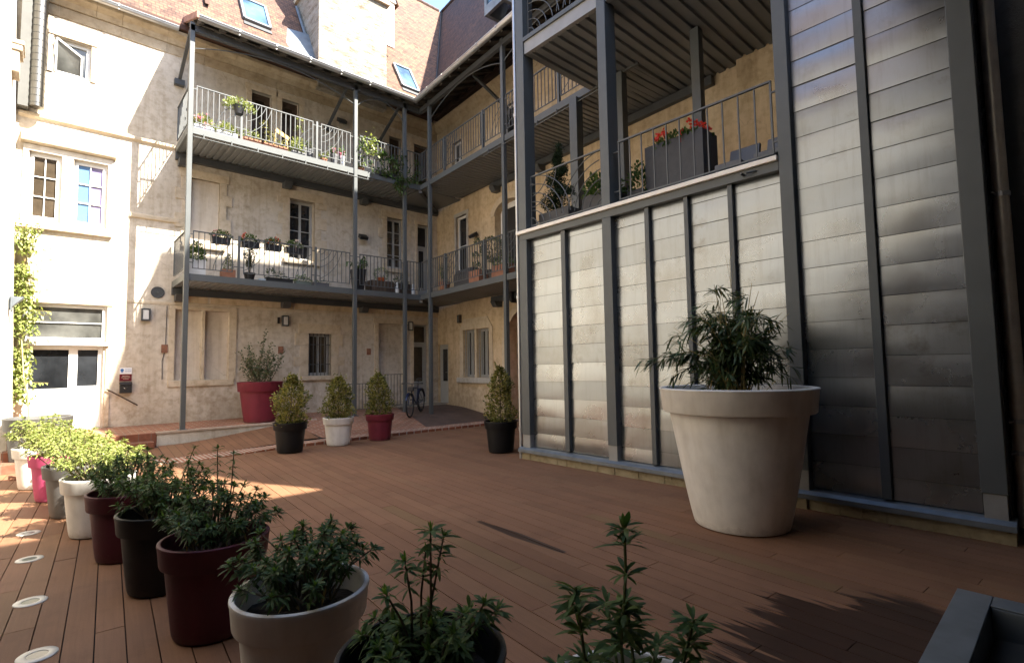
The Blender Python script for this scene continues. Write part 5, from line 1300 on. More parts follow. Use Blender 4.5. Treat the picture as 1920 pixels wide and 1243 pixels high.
# slate pot with the climber in the left corner
t=potted((-.02,12.0,0),'large slate grey pot at the foot of the climber in the left corner','pot_grey',.46,.86,.33,group=None); t.rotation_euler.z=0
st=MB(); st.tube([(-.12,.1,.75),(-.16,.6,1.2),(-.25,2.2,1.5),(-.32,2.7,2.3)],.012,6,cap=False); build(st,'stems',M['cane'],t,local=True)
rnd=random.Random(72); lf=MB(); st=MB()
t=thing('climbing_plant',(-.35,14.85,.9),'bright green climber growing up the sunny wall in the left corner','climbing plant')
P=[]
for j in range(7):
    x=rnd.uniform(-.2,.14); pts=[]
    for k in range(12): pts.append((x+.06*sin(k*.9+j)+(.10*(k/11) if j%2 else -.04*(k/11)),rnd.uniform(-.08,.06),.15+k*.33*rnd.uniform(.97,1.03))); 
    st.tube(pts,.006,5,cap=False); P.append([Vector(p) for p in pts])
for i in range(2300):
    p=rnd.choice(P); k=rnd.randrange(len(p)-1); q=p[k].lerp(p[k+1],rnd.random())
    if noise_gap:=sin(q.z*3.1+1)*.5+sin(q.z*7.7)*.3 < -.55: continue
    q=q+Vector((rnd.gauss(0,.075),rnd.uniform(-.16,.02),rnd.gauss(0,.06)))
    leaf(lf,q,rdir(rnd)+Vector((0,-.8,-.1)),rnd.uniform(.06,.11),.045,rnd,.5)
for i in range(9):
    z=rnd.uniform(.5,3.6); d=Vector((rnd.choice((-.3,1,1)),-.6,rnd.uniform(-.2,.4)))
    b=Vector((.1,-.1,z)); 
    for j in range(7): leaf(lf,b+d*(.05*j),rdir(rnd)+d,.09,.04,rnd,.5)
    st.tube([b-d*.2,b+d*.35],.004,4,cap=False)
build(lf,'foliage',M['leaf_sunlit_lime'],t,local=True); build(st,'stems',M['cane'],t,local=True)
# the giant off-white planter with bamboo
t=thing('bamboo_planter',(5.19,2.36,0),'giant off-white planter with bamboo in front of the metal cladding','potted plant')
pot_body(.745,1.35,.445,t,'pot_white',lip=.175,n=96,soil=False)
mb=MB().disc((0,0),.645,40,1.27,.02); build(mb,'soil',M['soil'],t,local=True)
rnd=random.Random(80); st=MB(); lf=MB(); dl=MB()
axL=Vector((-.738,.671,0))                     # leftwards as the picture shows it
def spray(p,d,n,L=.15,lfm=None):
    d=d.normalized()
    for k in range(n):
        dd=d*.8+rdir(rnd)*.65+Vector((0,0,-.12)); leaf(lfm or lf,p+d*rnd.uniform(-.04,.03),dd,L*rnd.uniform(.6,1.15),.019*rnd.uniform(.8,1.2),rnd,rnd.uniform(.05,.55))
for i in range(42):
    a=rnd.uniform(0,6.3); r=rnd.uniform(.02,.22); b=Vector((r*cos(a),r*sin(a),1.24))
    lean=rnd.gauss(.05,.27); lat=axL*lean+axL.cross(Vector((0,0,1)))*rnd.gauss(0,.2)
    H=rnd.uniform(.5,1.16)*(1-.35*min(1,abs(lean)/.7))
    if i<4: H=1.05+.04*i; lat=axL*(-.02+.05*i)
    tip=b+lat+Vector((0,0,H)); m_=b+lat*.3+Vector((0,0,H*.6))
    st.tube([b,m_,tip],[.007,.005,.002],5,cap=False)
    for j in range(7):
        f_=rnd.uniform(.28,1); p=(b.lerp(m_,f_/.6) if f_<.6 else m_.lerp(tip,(f_-.6)/.4))
        dr=Vector((rnd.gauss(0,1),rnd.gauss(0,1),rnd.uniform(-.1,.7))).normalized(); br=rnd.uniform(.08,.30)*(1.25-f_*.6); e=p+dr*br-Vector((0,0,br*.25))
        st.tube([p,p.lerp(e,.5)+Vector((0,0,.03)),e],.0022,4,cap=False)
        for g_ in range(3): spray(p.lerp(e,.45+.27*g_),dr+Vector((0,0,-.15)),rnd.randint(3,5))
for f_ in range(5):                              # long low shoots to the left
    b=Vector((0,0,1.3)); e=axL*rnd.uniform(.5,.98)+Vector((0,0,1.5+rnd.uniform(-.05,.35))); m_=b.lerp(e,.5)+Vector((0,0,.22))
    st.tube([b,m_,e],[.005,.003,.002],5,cap=False)
    for j in range(5): spray(m_.lerp(e,j/4),(e-m_)+Vector((0,0,-.05)),6)
for f_ in range(3):                              # and a few to the right
    b=Vector((0,0,1.3)); e=axL*-rnd.uniform(.45,.6)+Vector((0,0,1.55+rnd.uniform(-.1,.5))); m_=b.lerp(e,.5)+Vector((0,0,.2)); st.tube([b,m_,e],[.005,.003,.002],5,cap=False)
    for j in range(4): spray(m_.lerp(e,j/3),(e-m_),5)
tp=Vector((.0,.0,2.35)); st.tube([tp,tp+Vector((.0,0,.3)),tp+Vector((.03,-.03,.42))],[.003,.002,.001],4,cap=False); st.tube([tp+Vector((0,0,.05)),tp+axL*.04+Vector((0,0,.35))],.0015,4,cap=False); st.tube([tp,tp-axL*.05+Vector((0,0,.3))],.0015,4,cap=False)
for i in range(26):
    a=rnd.uniform(0,6.3); r=rnd.uniform(.05,.3); p=Vector((r*cos(a),r*sin(a),1.28+rnd.uniform(.05,.35))); leaf(dl,p,rdir(rnd)+Vector((0,0,-.3)),.12,.016,rnd,.5)
for i in range(14):
    a=rnd.uniform(0,6.3); r=rnd.uniform(.1,.35); p=Vector((r*cos(a),r*sin(a),1.25)); st.tube([p,p+Vector((rnd.gauss(0,.08),rnd.gauss(0,.08),rnd.uniform(.15,.4)))],.0025,4,cap=False)
build(lf,'foliage',M['leaf_bamboo'],t,local=True); build(st,'canes',M['cane'],t,local=True); build(dl,'dry_leaves',M['leaf_dead'],t,local=True)

# ------------------------------------------------------------------ deck details
for x,y,lab in ((-.05,7.2,'round floor light in the sunlit deck, farthest from the viewer'),(-.03,6.2,'round floor light just inside the shade, second from the front edge of the sun'),(-.01,5.06,'round floor light with a grey lens, third along the deck'),(.03,4.09,'round floor light nearest the viewer at the bottom left')):
    t=thing('deck_light',(x,y,0),lab,'floor light','floor lights in the deck')
    build(MB().lathe([(.05,.001),(.05,.006),(.056,.0075),(.088,.0075),(.093,.004),(.094,-.01)],36),'ring',M['disc_steel'],t,smooth=True,local=True)
    build(MB().disc((0,0),.0505,28,.004,0),'lens',M['disc_glass'],t,local=True)
t=thing('vent_hatch',(2.9,-.05,0),'low grey metal shaft frame with a dark louvred opening at the bottom right corner','hatch')
x0,x1,y0,y1,h=2.1,3.44,-.7,.475,.45
mb=MB(); mb.box(x0,y1-.012,0,x1,y1,h-.01); mb.box(x1-.012,y0,0,x1,y1-.013,h-.01); mb.box(x0,y0,0,x0+.012,y1-.013,h-.01); mb.box(x0+.013,y0,0,x1-.013,y0+.012,h-.01); build(mb,'casing',M['zinc_flash'],t)
mb=MB(); mb.box(x0,y1-.125,h-.009,x1,y1+.008,h); mb.box(x1-.13,y0,h-.009,x1+.008,y1-.126,h-.002); mb.box(x0,y0,h-.009,x0+.14,y1-.126,h-.002); mb.box(x0+.141,y1-.126,h-.2,x1-.131,y1-.12,h-.01); mb.box(x1-.136,y0+.02,h-.2,x1-.131,y1-.127,h-.01); build(mb,'rim',M['zinc_flash'],t,bevel=.003)
mb=MB()
for i in range(26): x=x0+.16+i*.041; mb.bar((x,y0+.02,h-.16),(x,y1-.13,h-.16),.004,.05,up=(.5,0,1))
build(mb,'louvres',M['steel_dark'],t); build(MB().quad((x0+.02,y0+.02,.1),(x1-.02,y0+.02,.1),(x1-.02,y1-.02,.1),(x0+.02,y1-.02,.1)),'bottom',M['dark_in'],t)
for k,(x,y,r_,lab) in enumerate(((-.22,10.95,.1,'loose orange brick lying by the steps at the far left'),(-.05,11.05,.7,'second loose orange brick half behind the off-white pot'))):
    o=build(MB().box(-.11,-.052,.0,.11,.052,.065),'loose_brick',M['terracotta'],None,local=True,bevel=.006); o.location=(x,y,.002); o.rotation_euler.z=r_; tag(o,lab,'brick')
mb=MB(); mb.box(-.46,11.6,-.02,-.2,12.35,.15); mb.box(-.46,12.0,.15,-.26,12.5,.3); o=build(mb,'low_brick_step',M['brick_step'],bevel=.01); tag(o,'small brick step against the left house beside the slate pot','step')

# iron guard rails in front of the back wall
def guard(a0,a1,y,z0,z1,lab):
    t=thing('guard_rail',((a0+a1)/2,y,z0),lab,'railing','iron guard rails by the cellar steps')
    build(MB().box(a0,y-.018,z1-.02,a1,y+.018,z1),'top_rail',M['rail'],t); build(MB().box(a0,y-.012,z0+.08,a1,y+.012,z0+.1),'bottom_rail',M['rail'],t)
    n=round((a1-a0)/.105); mb=MB()
    for i in range(n+1): a=a0+(a1-a0)*i/n; w_=.014 if 0<i<n else .025; mb.box(a-w_/2,y-w_/2,z0+(.1 if 0<i<n else 0),a+w_/2,y+w_/2,z1-.02)
    build(mb,'bars',M['rail'],t); return t
t=guard(6.5,7.52,14.3,.31,1.15,'low iron guard rail behind the white pot and the second post')
mb=MB(); mb.tube([(7.3,14.25,.75),(7.5,13.9,.4),(7.55,13.85,.31)],.012,6); build(mb,'brace',M['rail'],t)
guard(7.74,8.38,14.3,.36,1.40,'taller iron guard rail behind the bicycle')

# ------------------------------------------------------------------ bicycle
F0=Vector((7.6,12.6,zt(7.6,12.6)+.012)); R0_=Vector((8.39,13.28,zt(8.39,13.28)+.012)); dv=(R0_-F0); WBASE=dv.length; dv.normalize()
side=dv.cross(Z3).normalized(); upv=side.cross(dv).normalized()
BK=thing('bicycle',tuple(F0),'dark blue bicycle parked facing the viewer beside the third post','bicycle')
FBk=(F0,dv,side,upv)      # a back along the bike, b to its side, c up
rw=.335
def wheel(a):
    mb=MB(FBk); n=32
    mb.tube([(a+(rw-.02)*cos(2*pi*k/n),0,rw+(rw-.02)*sin(2*pi*k/n)) for k in range(n+1)],.021,8,cap=False); w_=build(mb,'wheel',M['rubber'],BK,smooth=True)
    mb=MB(FBk); mb.tube([(a+(rw-.045)*cos(2*pi*k/n),0,rw+(rw-.045)*sin(2*pi*k/n)) for k in range(n+1)],.010,6,cap=False); build(mb,'rim',M['black'],w_,smooth=True)
    mb=MB(FBk)
    for k in range(18): th=2*pi*k/18; mb.tube([(a+.02*cos(th+.4),.02*(-1)**k,rw+.02*sin(th+.4)),(a+(rw-.05)*cos(th),0,rw+(rw-.05)*sin(th))],.0012,3,cap=False)
    mb.tube([(a,-.04,rw),(a,.04,rw)],.018,8); build(mb,'spokes',M['steel_dark'],w_)
wheel(0); wheel(WBASE)
mb=MB(FBk); hd=(.22,0,.80); hb=(.16,0,.63); bbk=(.60,0,.28); stp=(.78,0,.80)
mb.tube([hb,hd],.02,8); mb.tube([hd,(.76,0,.74)],.017,8); mb.tube([hb,bbk],.022,8); mb.tube([bbk,stp],.017,8)
for s_ in (-1,1):
    mb.tube([(.76,.01*s_,.74),(WBASE,.055*s_,rw)],.009,6); mb.tube([bbk,(WBASE,.055*s_,rw)],.010,6)
build(mb,'frame',M['blue_frame'],BK,smooth=True)
mb=MB(FBk)
for s_ in (-1,1): mb.tube([(.145,.05*s_,.60),(.09,.055*s_,.50),(0,.055*s_,rw)],.014,8)
mb.tube([(.15,-.055,.61),(.15,.055,.61)],.016,8); build(mb,'fork',M['blue_frame'],BK,smooth=True)
mb=MB(FBk); mb.tube([hd,(.24,0,.90)],.014,8); mb.tube([(.26,-.30,.92),(.22,-.12,.93),(.2,0,.92),(.22,.12,.93),(.26,.30,.92)],.013,8); build(mb,'handlebar',M['black'],BK,smooth=True)
mb=MB(FBk); mb.tube([(.25,-.31,.92),(.28,-.20,.925)],.017,8); mb.tube([(.25,.31,.92),(.28,.20,.925)],.017,8); build(mb,'grips',M['rubber'],BK,smooth=True)
mb=MB(FBk); mb.tube([stp,(.81,0,.93)],.012,8); mb.prism([(.68,-.025,.95),(.68,.025,.95),(.86,.075,.96),(.95,.065,.965),(.95,-.065,.965),(.86,-.075,.96)],upv*.0+Vector((0,0,.045))); build(mb,'saddle',M['black'],BK,bevel=.01)
mb=MB(FBk); n=14
for off in (0,WBASE):
    mb=MB(FBk)
    pts=[(off+(rw+.03)*cos(th),0,rw+(rw+.03)*sin(th)) for th in [radians(20+130*k/n) if off==0 else radians(10+150*k/n) for k in range(n+1)]]
    for p,q in zip(pts,pts[1:]): mb.bar(p,q,.055,.006)
    build(mb,'mudguard',M['blue_frame'],BK)
mb=MB(FBk); mb.tube([(.60,-.07,.28),(.60,.07,.28)],.014,8); mb.tube([(.60,.07,.28),(.70,.075,.13)],.01,6); mb.tube([(.60,-.07,.28),(.50,-.075,.43)],.01,6); mb.box(.65,.075,.115,.75,.15,.14); mb.box(.45,-.15,.42,.55,-.075,.445); mb.tube([(.6+.09*cos(2*pi*k/20),.05,.28+.09*sin(2*pi*k/20)) for k in range(21)],.006,5); build(mb,'crank',M['black'],BK)
mb=MB(FBk); mb.box(.08,-.08,.72,.17,.08,.84); build(mb,'front_bag',M['black'],BK,bevel=.02)

# ------------------------------------------------------------------ things on the balconies
ZL,ZU=3.795,7.225
def tuft(n,rx,ry,rz,c,rnd,L=.06,W=.03,mb=None,upb=.4):
    mb=mb or MB()
    for i in range(n):
        d=rdir(rnd); d.z=abs(d.z)*.9+.05*rnd.uniform(-1,1); r=rnd.uniform(.25,1)**.5
        p=Vector((c[0]+d.x*rx*r,c[1]+d.y*ry*r,c[2]+d.z*rz*r)); sleaf(mb,p,d+Vector((0,0,upb))+rdir(rnd)*.7,L*rnd.uniform(.7,1.2),W,rnd)
    return mb
def blooms(n,rx,ry,rz,c,rnd,r=.03):
    """one small mesh for each bloom on its stalk"""
    out=[]
    for i in range(n):
        mb=MB(); d=rdir(rnd); p=Vector((c[0]+d.x*rx,c[1]+d.y*ry,c[2]+abs(d.z)*rz+.02)); mb.tube([p-Vector((0,0,rz*.5+.03)),p],.003,3,cap=False)
        for k in range(9): sleaf(mb,p+rdir(rnd)*r*.4,rdir(rnd),r,r*.9,rnd)
        out.append(mb)
    return out
def boxplant(F,a0,a1,b0,b1,z,h,mat,lab,cat='flower box',fr_=.03,leafm=None,lh=.2,n=220,flo=None,nf=8,group=None,name='flower_box',seed=1,L=.06,taper=.0,rim=True,tall=None):
    """trough or pot of plants; its base stands at z"""
    rnd=random.Random(seed); ca,cb=(a0+a1)/2,(b0+b1)/2; o0=F[0]+F[1]*ca+F[2]*cb
    t=thing(name,(o0.x,o0.y,z),lab,cat,group)
    mb=MB((F[0],F[1],F[2],Z3)); k=taper
    wa,wb=(a1-a0)/2,abs(b1-b0)/2; th=.018
    def ring(s,zz): return [(ca-wa*s,cb-wb*s,zz),(ca+wa*s,cb-wb*s,zz),(ca+wa*s,cb+wb*s,zz),(ca-wa*s,cb+wb*s,zz)]
    lo,hi=ring(1-k,z+.002),ring(1,z+h); si=[(p[0]+(th if p[0]<ca else -th),p[1]+(th if p[1]<cb else -th),z+h) for p in hi]; sd=[(p[0],p[1],z+h*.85) for p in si]
    V=lo+hi+si+sd; fs=[(0,1,2,3)]+[(i,4+i,4+(i+1)%4,(i+1)%4) for i in range(4)]+[(4+i,8+i,8+(i+1)%4,4+(i+1)%4) for i in range(4)]+[(8+i,12+i,12+(i+1)%4,8+(i+1)%4) for i in range(4)]
    mb.add(V,fs); build(mb,'trough',M[mat],t)
    sb=MB((F[0],F[1],F[2],Z3)); sb.add(sd,[(0,3,2,1)]); build(sb,'soil',M['soil'],t)
    fr=MB(); P=F
    def W(q): return F[0]+F[1]*q[0]+F[2]*q[1]+Z3*q[2]
    if leafm:
        m_=tuft(n,wa*1.1,wb*1.6,lh,(ca,cb,z+h*.9),rnd,L=L,W=L*.55)
        if tall:
            for (ta,tz,nn) in tall: tuft(nn,.1,.1,.16,(ta,cb,z+tz),rnd,L=L,W=L*.55,mb=m_)
        m_.v=[W(v) for v in m_.v]; build(m_,'foliage',M[leafm],t)
    if flo:
        for m_ in blooms(nf,wa*.95,wb*1.2,lh,(ca,cb,z+h),rnd,fr_): m_.v=[W(v) for v in m_.v]; build(m_,'flower',M[flo],t)
    return t
def roundpot(F,a,b,z,R_,H,mat,lab,leafm,plant,name='potted_plant',group=None,seed=1,taper=.72,cat='potted plant',flo=None):
    rnd=random.Random(seed); o0=F[0]+F[1]*a+F[2]*b; t=thing(name,(o0.x,o0.y,z),lab,cat,group)
    build(MB().lathe([(0,.003),(R_*taper,.003),(R_*.97,H*.8),(R_*1.04,H*.8),(R_*1.04,H),(R_*.92,H),(R_*.9,H*.85)],24),'pot',M[mat],t,smooth=True,local=True)
    build(MB().disc((0,0),R_*.91,16,H*.87,.004),'soil',M['soil'],t,local=True)
    kind=plant[0]
    if kind=='cone': st,lf=cone_bush(plant[1],plant[2],H*.85,plant[3],rnd,L=.035,W=.016,bump_=.1,pw=.75); add_plant(t,st,lf,leafm)
    elif kind=='ball':
        lf=MB()
        for i in range(plant[3]):
            d=rdir(rnd); p=Vector((0,0,plant[2]))+d*plant[1]*rnd.uniform(.75,1.05); sleaf(lf,p,d+rdir(rnd)*.5,plant[4],plant[4]*.4,rnd)
        st=MB().tube([(0,0,H*.8),(0,0,plant[2])],.012,6); add_plant(t,st,lf,leafm)
    else:   # loose stems
        st=MB(); lf=MB()
        for i in range(plant[3]):
            a_=rnd.uniform(0,6.3); e=Vector((plant[2]*rnd.uniform(.2,1)*cos(a_),plant[2]*rnd.uniform(.2,1)*sin(a_),H+plant[1]*rnd.uniform(.6,1))); b_=Vector((0,0,H*.8)); st.tube([b_,b_.lerp(e,.5)+rdir(rnd)*.03,e],.004,4,cap=False)
            for j in range(plant[4]): leaf(lf,b_.lerp(e,rnd.uniform(.35,1.02)),rdir(rnd)+Vector((0,0,.2)),plant[5]*rnd.uniform(.7,1.2),plant[5]*.4,rnd,.4)
        add_plant(t,st,lf,leafm)
    if flo:
        for m_ in blooms(5,plant[2]*.7,plant[2]*.7,plant[1]*.6,(0,0,H),rnd): build(m_,'flower',M[flo],t,local=True)
    return t
GBX='flower boxes hooked over the lower balcony railing'
for i,(a0,a1,fl,lab) in enumerate(((2.84,3.25,'pink','black flower box with pink blooms, first of the four on the lower railing'),(3.48,3.9,'red','black flower box with a few red blooms, second of the four on the lower railing'),(4.03,4.43,'red','black flower box full of red blooms, third of the four on the lower railing'),(4.53,4.98,'white_fl','black flower box with white and pale pink blooms, rightmost of four on the lower railing'))):
    boxplant(GB,a0,a1,-.2,-.03,4.60,.15,'black',lab,leafm='leaf',lh=.22,n=230,flo=fl,nf=9 if i!=1 else 6,group=GBX,seed=100+i,L=.055,taper=.08)
boxplant(GB,2.42,2.75,-.5,-.12,ZL,.38,'white_trough','white square planter with a dense dark shrub at the left end of the lower balcony','planter',leafm='leaf',lh=.55,n=700,seed=110,name='planter')
boxplant(GB,3.08,3.37,-.3,-.06,ZL,.21,'terracotta','terracotta trough with a small conifer on the lower balcony','planter',seed=111,name='planter')
tr=thing('conifer',(3.24,13.68,ZL+.18),'small dark conifer growing from the terracotta trough','shrub'); st,lf=cone_bush(.42,.13,.0,500,random.Random(5),L=.035,W=.014,bump_=.1,pw=.75); add_plant(tr,st,lf,'leaf')
roundpot(GB,3.72,-.22,ZL,.13,.2,'black','dark pot with a tall leafy shrub behind the lower railing, right of the conifer','leaf_olive',('stems',.62,.2,16,26,.06),seed=112)
boxplant(GB,3.92,4.14,-.35,-.1,ZL,.07,'blue_tray','pale blue empty tray on the lower balcony floor','tray',name='tray',seed=113)
boxplant(GB,4.07,4.72,-.22,-.06,ZL,.12,'black','long black trough with a few sprouts on the lower balcony floor','planter',leafm='leaf_olive',lh=.1,n=40,seed=114,name='planter',tall=[(4.2,.22,60),(4.45,.16,30)])
boxplant(GB,4.8,5.2,-.24,-.07,ZL,.1,'green_trough','dull green trough with a small yellow-green plant on the lower balcony floor','planter',leafm='leaf_mid',lh=.2,n=110,seed=115,name='planter')
boxplant(GB,5.25,5.68,-.24,-.07,ZL,.11,'grey_furn','grey trough with a thin sprig right of the stub post on the lower balcony','planter',leafm='leaf',lh=.08,n=30,seed=116,name='planter')
t=thing('planter',(6.6,13.75,ZL),'tall black tapered planter with a broad-leaved plant beside the second post','planter')
mb=MB(); 
R0a,R1a=.12,.17; V=[(-R0a,-R0a,.002),(R0a,-R0a,.002),(R0a,R0a,.002),(-R0a,R0a,.002),(-R1a,-R1a,.62),(R1a,-R1a,.62),(R1a,R1a,.62),(-R1a,R1a,.62),(-R1a+.02,-R1a+.02,.62),(R1a-.02,-R1a+.02,.62),(R1a-.02,R1a-.02,.62),(-R1a+.02,R1a-.02,.62),(-R1a+.02,-R1a+.02,.56),(R1a-.02,-R1a+.02,.56),(R1a-.02,R1a-.02,.56),(-R1a+.02,R1a-.02,.56)]
mb.add(V,[(0,3,2,1),(0,1,5,4),(1,2,6,5),(2,3,7,6),(3,0,4,7),(4,5,9,8),(5,6,10,9),(6,7,11,10),(7,4,8,11),(8,9,13,12),(9,10,14,13),(10,11,15,14),(11,8,12,15)]); build(mb,'pot',M['black'],t,local=True)
mb=MB().quad((-.15,-.15,.565),(.15,-.15,.565),(.15,.15,.565),(-.15,.15,.565)); build(mb,'soil',M['soil'],t,local=True)
rnd=random.Random(120); st=MB(); lf=MB()
for i in range(12):
    a=i*2.4; e=Vector((.32*cos(a)*rnd.uniform(.4,1),.32*sin(a)*rnd.uniform(.4,1),.62+rnd.uniform(.1,.36))); st.tube([(0,0,.55),(e.x*.4,e.y*.4,.62+.12),e],.005,4,cap=False)
    for j in range(8): leaf(lf,Vector((0,0,.6)).lerp(e,rnd.uniform(.5,1.05)),rdir(rnd),.11,.06,rnd,.5)
add_plant(t,st,lf,'leaf_mid')
boxplant(GB,7.0,7.72,-.62,-.2,ZL,.36,'brown_planter','wide brick-look brown planter with an orange pot standing on it, lower balcony','planter',seed=121,name='planter')
roundpot(GB,7.4,-.4,ZL+.31,.12,.17,'orange_pot','orange pot with a round bush standing in the brown planter','leaf_mid',('ball',.2,.28,600,.04),seed=122)
boxplant(GB,7.85,8.35,-.62,-.25,ZL,.36,'brown_planter','dark brown planter tucked behind the third post on the lower balcony','planter',leafm='leaf_olive',lh=.35,n=160,seed=123,name='planter')
for k,(a,lab) in enumerate(((7.78,'white and black ornament on the lower balcony floor left of the third post'),(8.33,'slim white ornament on the lower balcony floor in the corner'))):
    o0=GB[0]+GB[1]*a+GB[2]*-.12; o=build(MB().lathe([(0,.0),(.05,.0),(.06,.1),(.045,.2),(.02,.25),(.04,.29),(.03,.34),(0,.35)],14,(o0.x,o0.y,ZL+.003)),'ornament',M['white_trough'],smooth=True); tag(o,lab,'ornament')
# lower balcony of the side wing
roundpot(GC,.95,-.28,ZL,.17,.3,'terracotta','terracotta pot with a yellowish tall plant, left end of the side balcony','leaf_mid',('stems',.62,.24,12,16,.07),seed=130)
t=thing('covered_barbecue',tuple(GC[0]+GC[1]*1.95+GC[2]*-.4+Z3*ZL),'dark covered barbecue behind the lower railing of the side balcony','barbecue')
mb=MB(GC); mb.prism([(1.55,-.65,ZL+.02),(1.55,-.2,ZL+.02),(1.55,-.22,ZL+.42),(1.55,-.32,ZL+.55),(1.55,-.53,ZL+.55),(1.55,-.63,ZL+.42)],(.85,0,0)); build(mb,'cover',M['planter_dark'],t,bevel=.05)
mb=MB(GC); mb.tube([(1.7,-.18,ZL+.4),(2.2,-.18,ZL+.4)],.012,6); build(mb,'handle',M['bright_metal'],t)
boxplant(GC,2.5,2.98,-.45,-.12,ZL,.36,'terracotta','terracotta brick-look planter with a rose stem on the side balcony','planter',leafm='leaf_olive',lh=.25,n=90,seed=131,name='planter',tall=[(2.6,.75,60),(2.7,1.1,70),(2.62,.5,50)])
roundpot(GC,3.3,-.35,ZL,.15,.3,'black','dark pot with a round blue-green bush on the side balcony','leaf_olive',('ball',.3,.86,900,.07),seed=132)
boxplant(GC,3.55,4.2,-.42,-.12,ZL,.33,'terracotta','long terracotta planter with grassy plants left of the side post','planter',leafm='leaf_mid',lh=.3,n=200,seed=133,name='planter')
t=thing('watering_can',tuple(GC[0]+GC[1]*4.55+GC[2]*-.2+Z3*ZL),'black watering can right of the side post','watering can')
mb=MB(GC); c=(4.55,-.2,ZL); mb.lathe([(0,.003),(.09,.003),(.08,.2),(.05,.22),(0,.22)],14,c); mb.tube([(4.62,-.2,ZL+.05),(4.78,-.2,ZL+.28)],[.02,.012],8); mb.tube([(4.47,-.2,ZL+.05),(4.38,-.2,ZL+.18),(4.5,-.2,ZL+.3),(4.56,-.2,ZL+.22)],.009,6); build(mb,'body',M['black'],t)
# upper balcony
GU='planters along the upper balcony edge'
boxplant(GB,2.42,2.85,-.22,-.06,ZU,.14,'white_trough','white trough of pink geraniums at the left end of the upper balcony','flower box',leafm='leaf_sunlit_lime',lh=.32,n=420,flo='pink',nf=12,fr_=.045,seed=140,group=GU)
boxplant(GB,2.9,3.36,-.22,-.06,ZU,.13,'white_trough','white trough of trailing yellow-green plants beside the geraniums on the upper balcony','flower box',leafm='leaf_sunlit_lime',lh=.3,n=320,flo='white_fl',nf=3,seed=141,group=GU)
boxplant(GB,3.4,3.9,-.22,-.06,ZU,.13,'terracotta','orange terracotta trough under the hanging pot on the upper balcony','flower box',leafm='leaf_sunlit_lime',lh=.3,n=150,seed=142,group=GU)
boxplant(GB,3.95,4.55,-.22,-.06,ZU,.12,'terracotta','long orange terracotta trough with red-brown stems, middle of the upper balcony','flower box',leafm='leaf_var',lh=.3,n=110,seed=143,group=GU,tall=[(4.0,.55,40),(4.1,.35,40)])
t=thing('hanging_pot',tuple(GB[0]+GB[1]*3.36+GB[2]*.0+Z3*(ZU+.62)),'black pot of yellow and red flowers hooked on the upper railing','potted plant')
build(MB().lathe([(0,0),(.09,0),(.13,.2),(.14,.2),(.14,.22),(.12,.22),(.115,.18)],20),'pot',M['black'],t,smooth=True,local=True)
rnd=random.Random(144); lf=tuft(420,.38,.24,.3,(0,0,.12),rnd,L=.06,W=.035); build(lf,'foliage',M['leaf_sunlit_lime'],t,local=True); [build(m_,'flower',M['red'],t,local=True) for m_ in blooms(3,.1,.15,.15,(0,0,.25),rnd)]
t=thing('wooden_easel',tuple(GB[0]+GB[1]*4.4+GB[2]*-.25+Z3*ZU),'small yellow wooden trestle leaning on the upper balcony','stand')
for A_,B_,W_ in (((4.22,-.2,ZU+.02),(4.3,-.2,ZU+.58),.03),((4.62,-.2,ZU+.02),(4.54,-.2,ZU+.5),.03)): build(MB(GB).bar(A_,B_,W_),'leg',M['yellow_wood'],t)
build(MB(GB).bar((4.27,-.18,ZU+.58),(4.62,-.18,ZU+.42),.02,.1),'board',M['yellow_wood'],t)
boxplant(GB,4.65,5.0,-.25,-.07,ZU,.12,'grey_furn','grey trough with fresh green plants in the middle of the upper balcony','flower box',leafm='leaf_sunlit_lime',lh=.5,n=420,seed=145,group=GU,tall=[(4.85,.7,50),(4.9,.95,25)])
for k,a in enumerate((5.02,5.18)):
    roundpot(GB,a,-.2,ZU,.085,.3,'grey_furn',('left' if k==0 else 'right')+' one of two slim grey pots left of a stub post, upper balcony','leaf_mid',('stems',.25,.16,6,10,.06),seed=146+k,taper=.85)
roundpot(GB,5.55,-.2,ZU,.1,.13,'terracotta','low terracotta pot of pale leaves right of the second stub post on the upper balcony','leaf_sunlit_lime',('stems',.2,.2,9,14,.06),seed=148)
for k,(a,fl) in enumerate(((5.85,'pink'),(6.08,'pink'))):
    roundpot(GB,a,-.2,ZU,.1,.34,'zinc' if k else 'grey_furn',('grey' if k==0 else 'shiny metal')+' pot of pink flowers left of the second post on the upper balcony','leaf_mid',('stems',.28,.2,9,14,.07),seed=150+k,taper=.8,flo=fl)
roundpot(GB,6.62,-.15,ZU,.1,.12,'terracotta','low pot with pale trailing leaves just right of the second post on the upper balcony','leaf_sunlit_lime',('stems',.16,.2,8,16,.06),seed=153)
t=thing('climbing_plant',tuple(GB[0]+GB[1]*7.6+GB[2]*.0+Z3*ZU),'tangled dark climber smothering the shaded corner of the upper railing','climbing plant')
rnd=random.Random(154); st=MB(); lf=MB()
for i in range(22):
    x=rnd.uniform(-.75,.75); pts=[(x,-.1,.05)]
    for k in range(7): pts.append((pts[-1][0]+rnd.gauss(0,.12),rnd.uniform(-.1,.12),pts[-1][2]+rnd.uniform(-.02,.28)*(1 if k<5 else -1)))
    if i<4: pts=[(.1+.12*i,-.02,.1),(.05+.12*i,-.06,-.1),(.0+.1*i,-.08,-.3-.05*i)]
    st.tube(pts,.005,4,cap=False); PP=[Vector(p) for p in pts]
    for j in range(44): k=rnd.randrange(len(PP)-1); leaf(lf,PP[k].lerp(PP[k+1],rnd.random())+rdir(rnd)*.05,rdir(rnd),.08,.05,rnd,.5)
build(lf,'foliage',M['leaf'],t,local=True); build(st,'stems',M['bark'],t,local=True)
t=thing('climbing_plant',tuple(GB[0]+GB[1]*6.85+GB[2]*.02+Z3*(ZU+.75)),'sunlit yellow-green sprig of climber at the railing right of the second post','climbing plant')
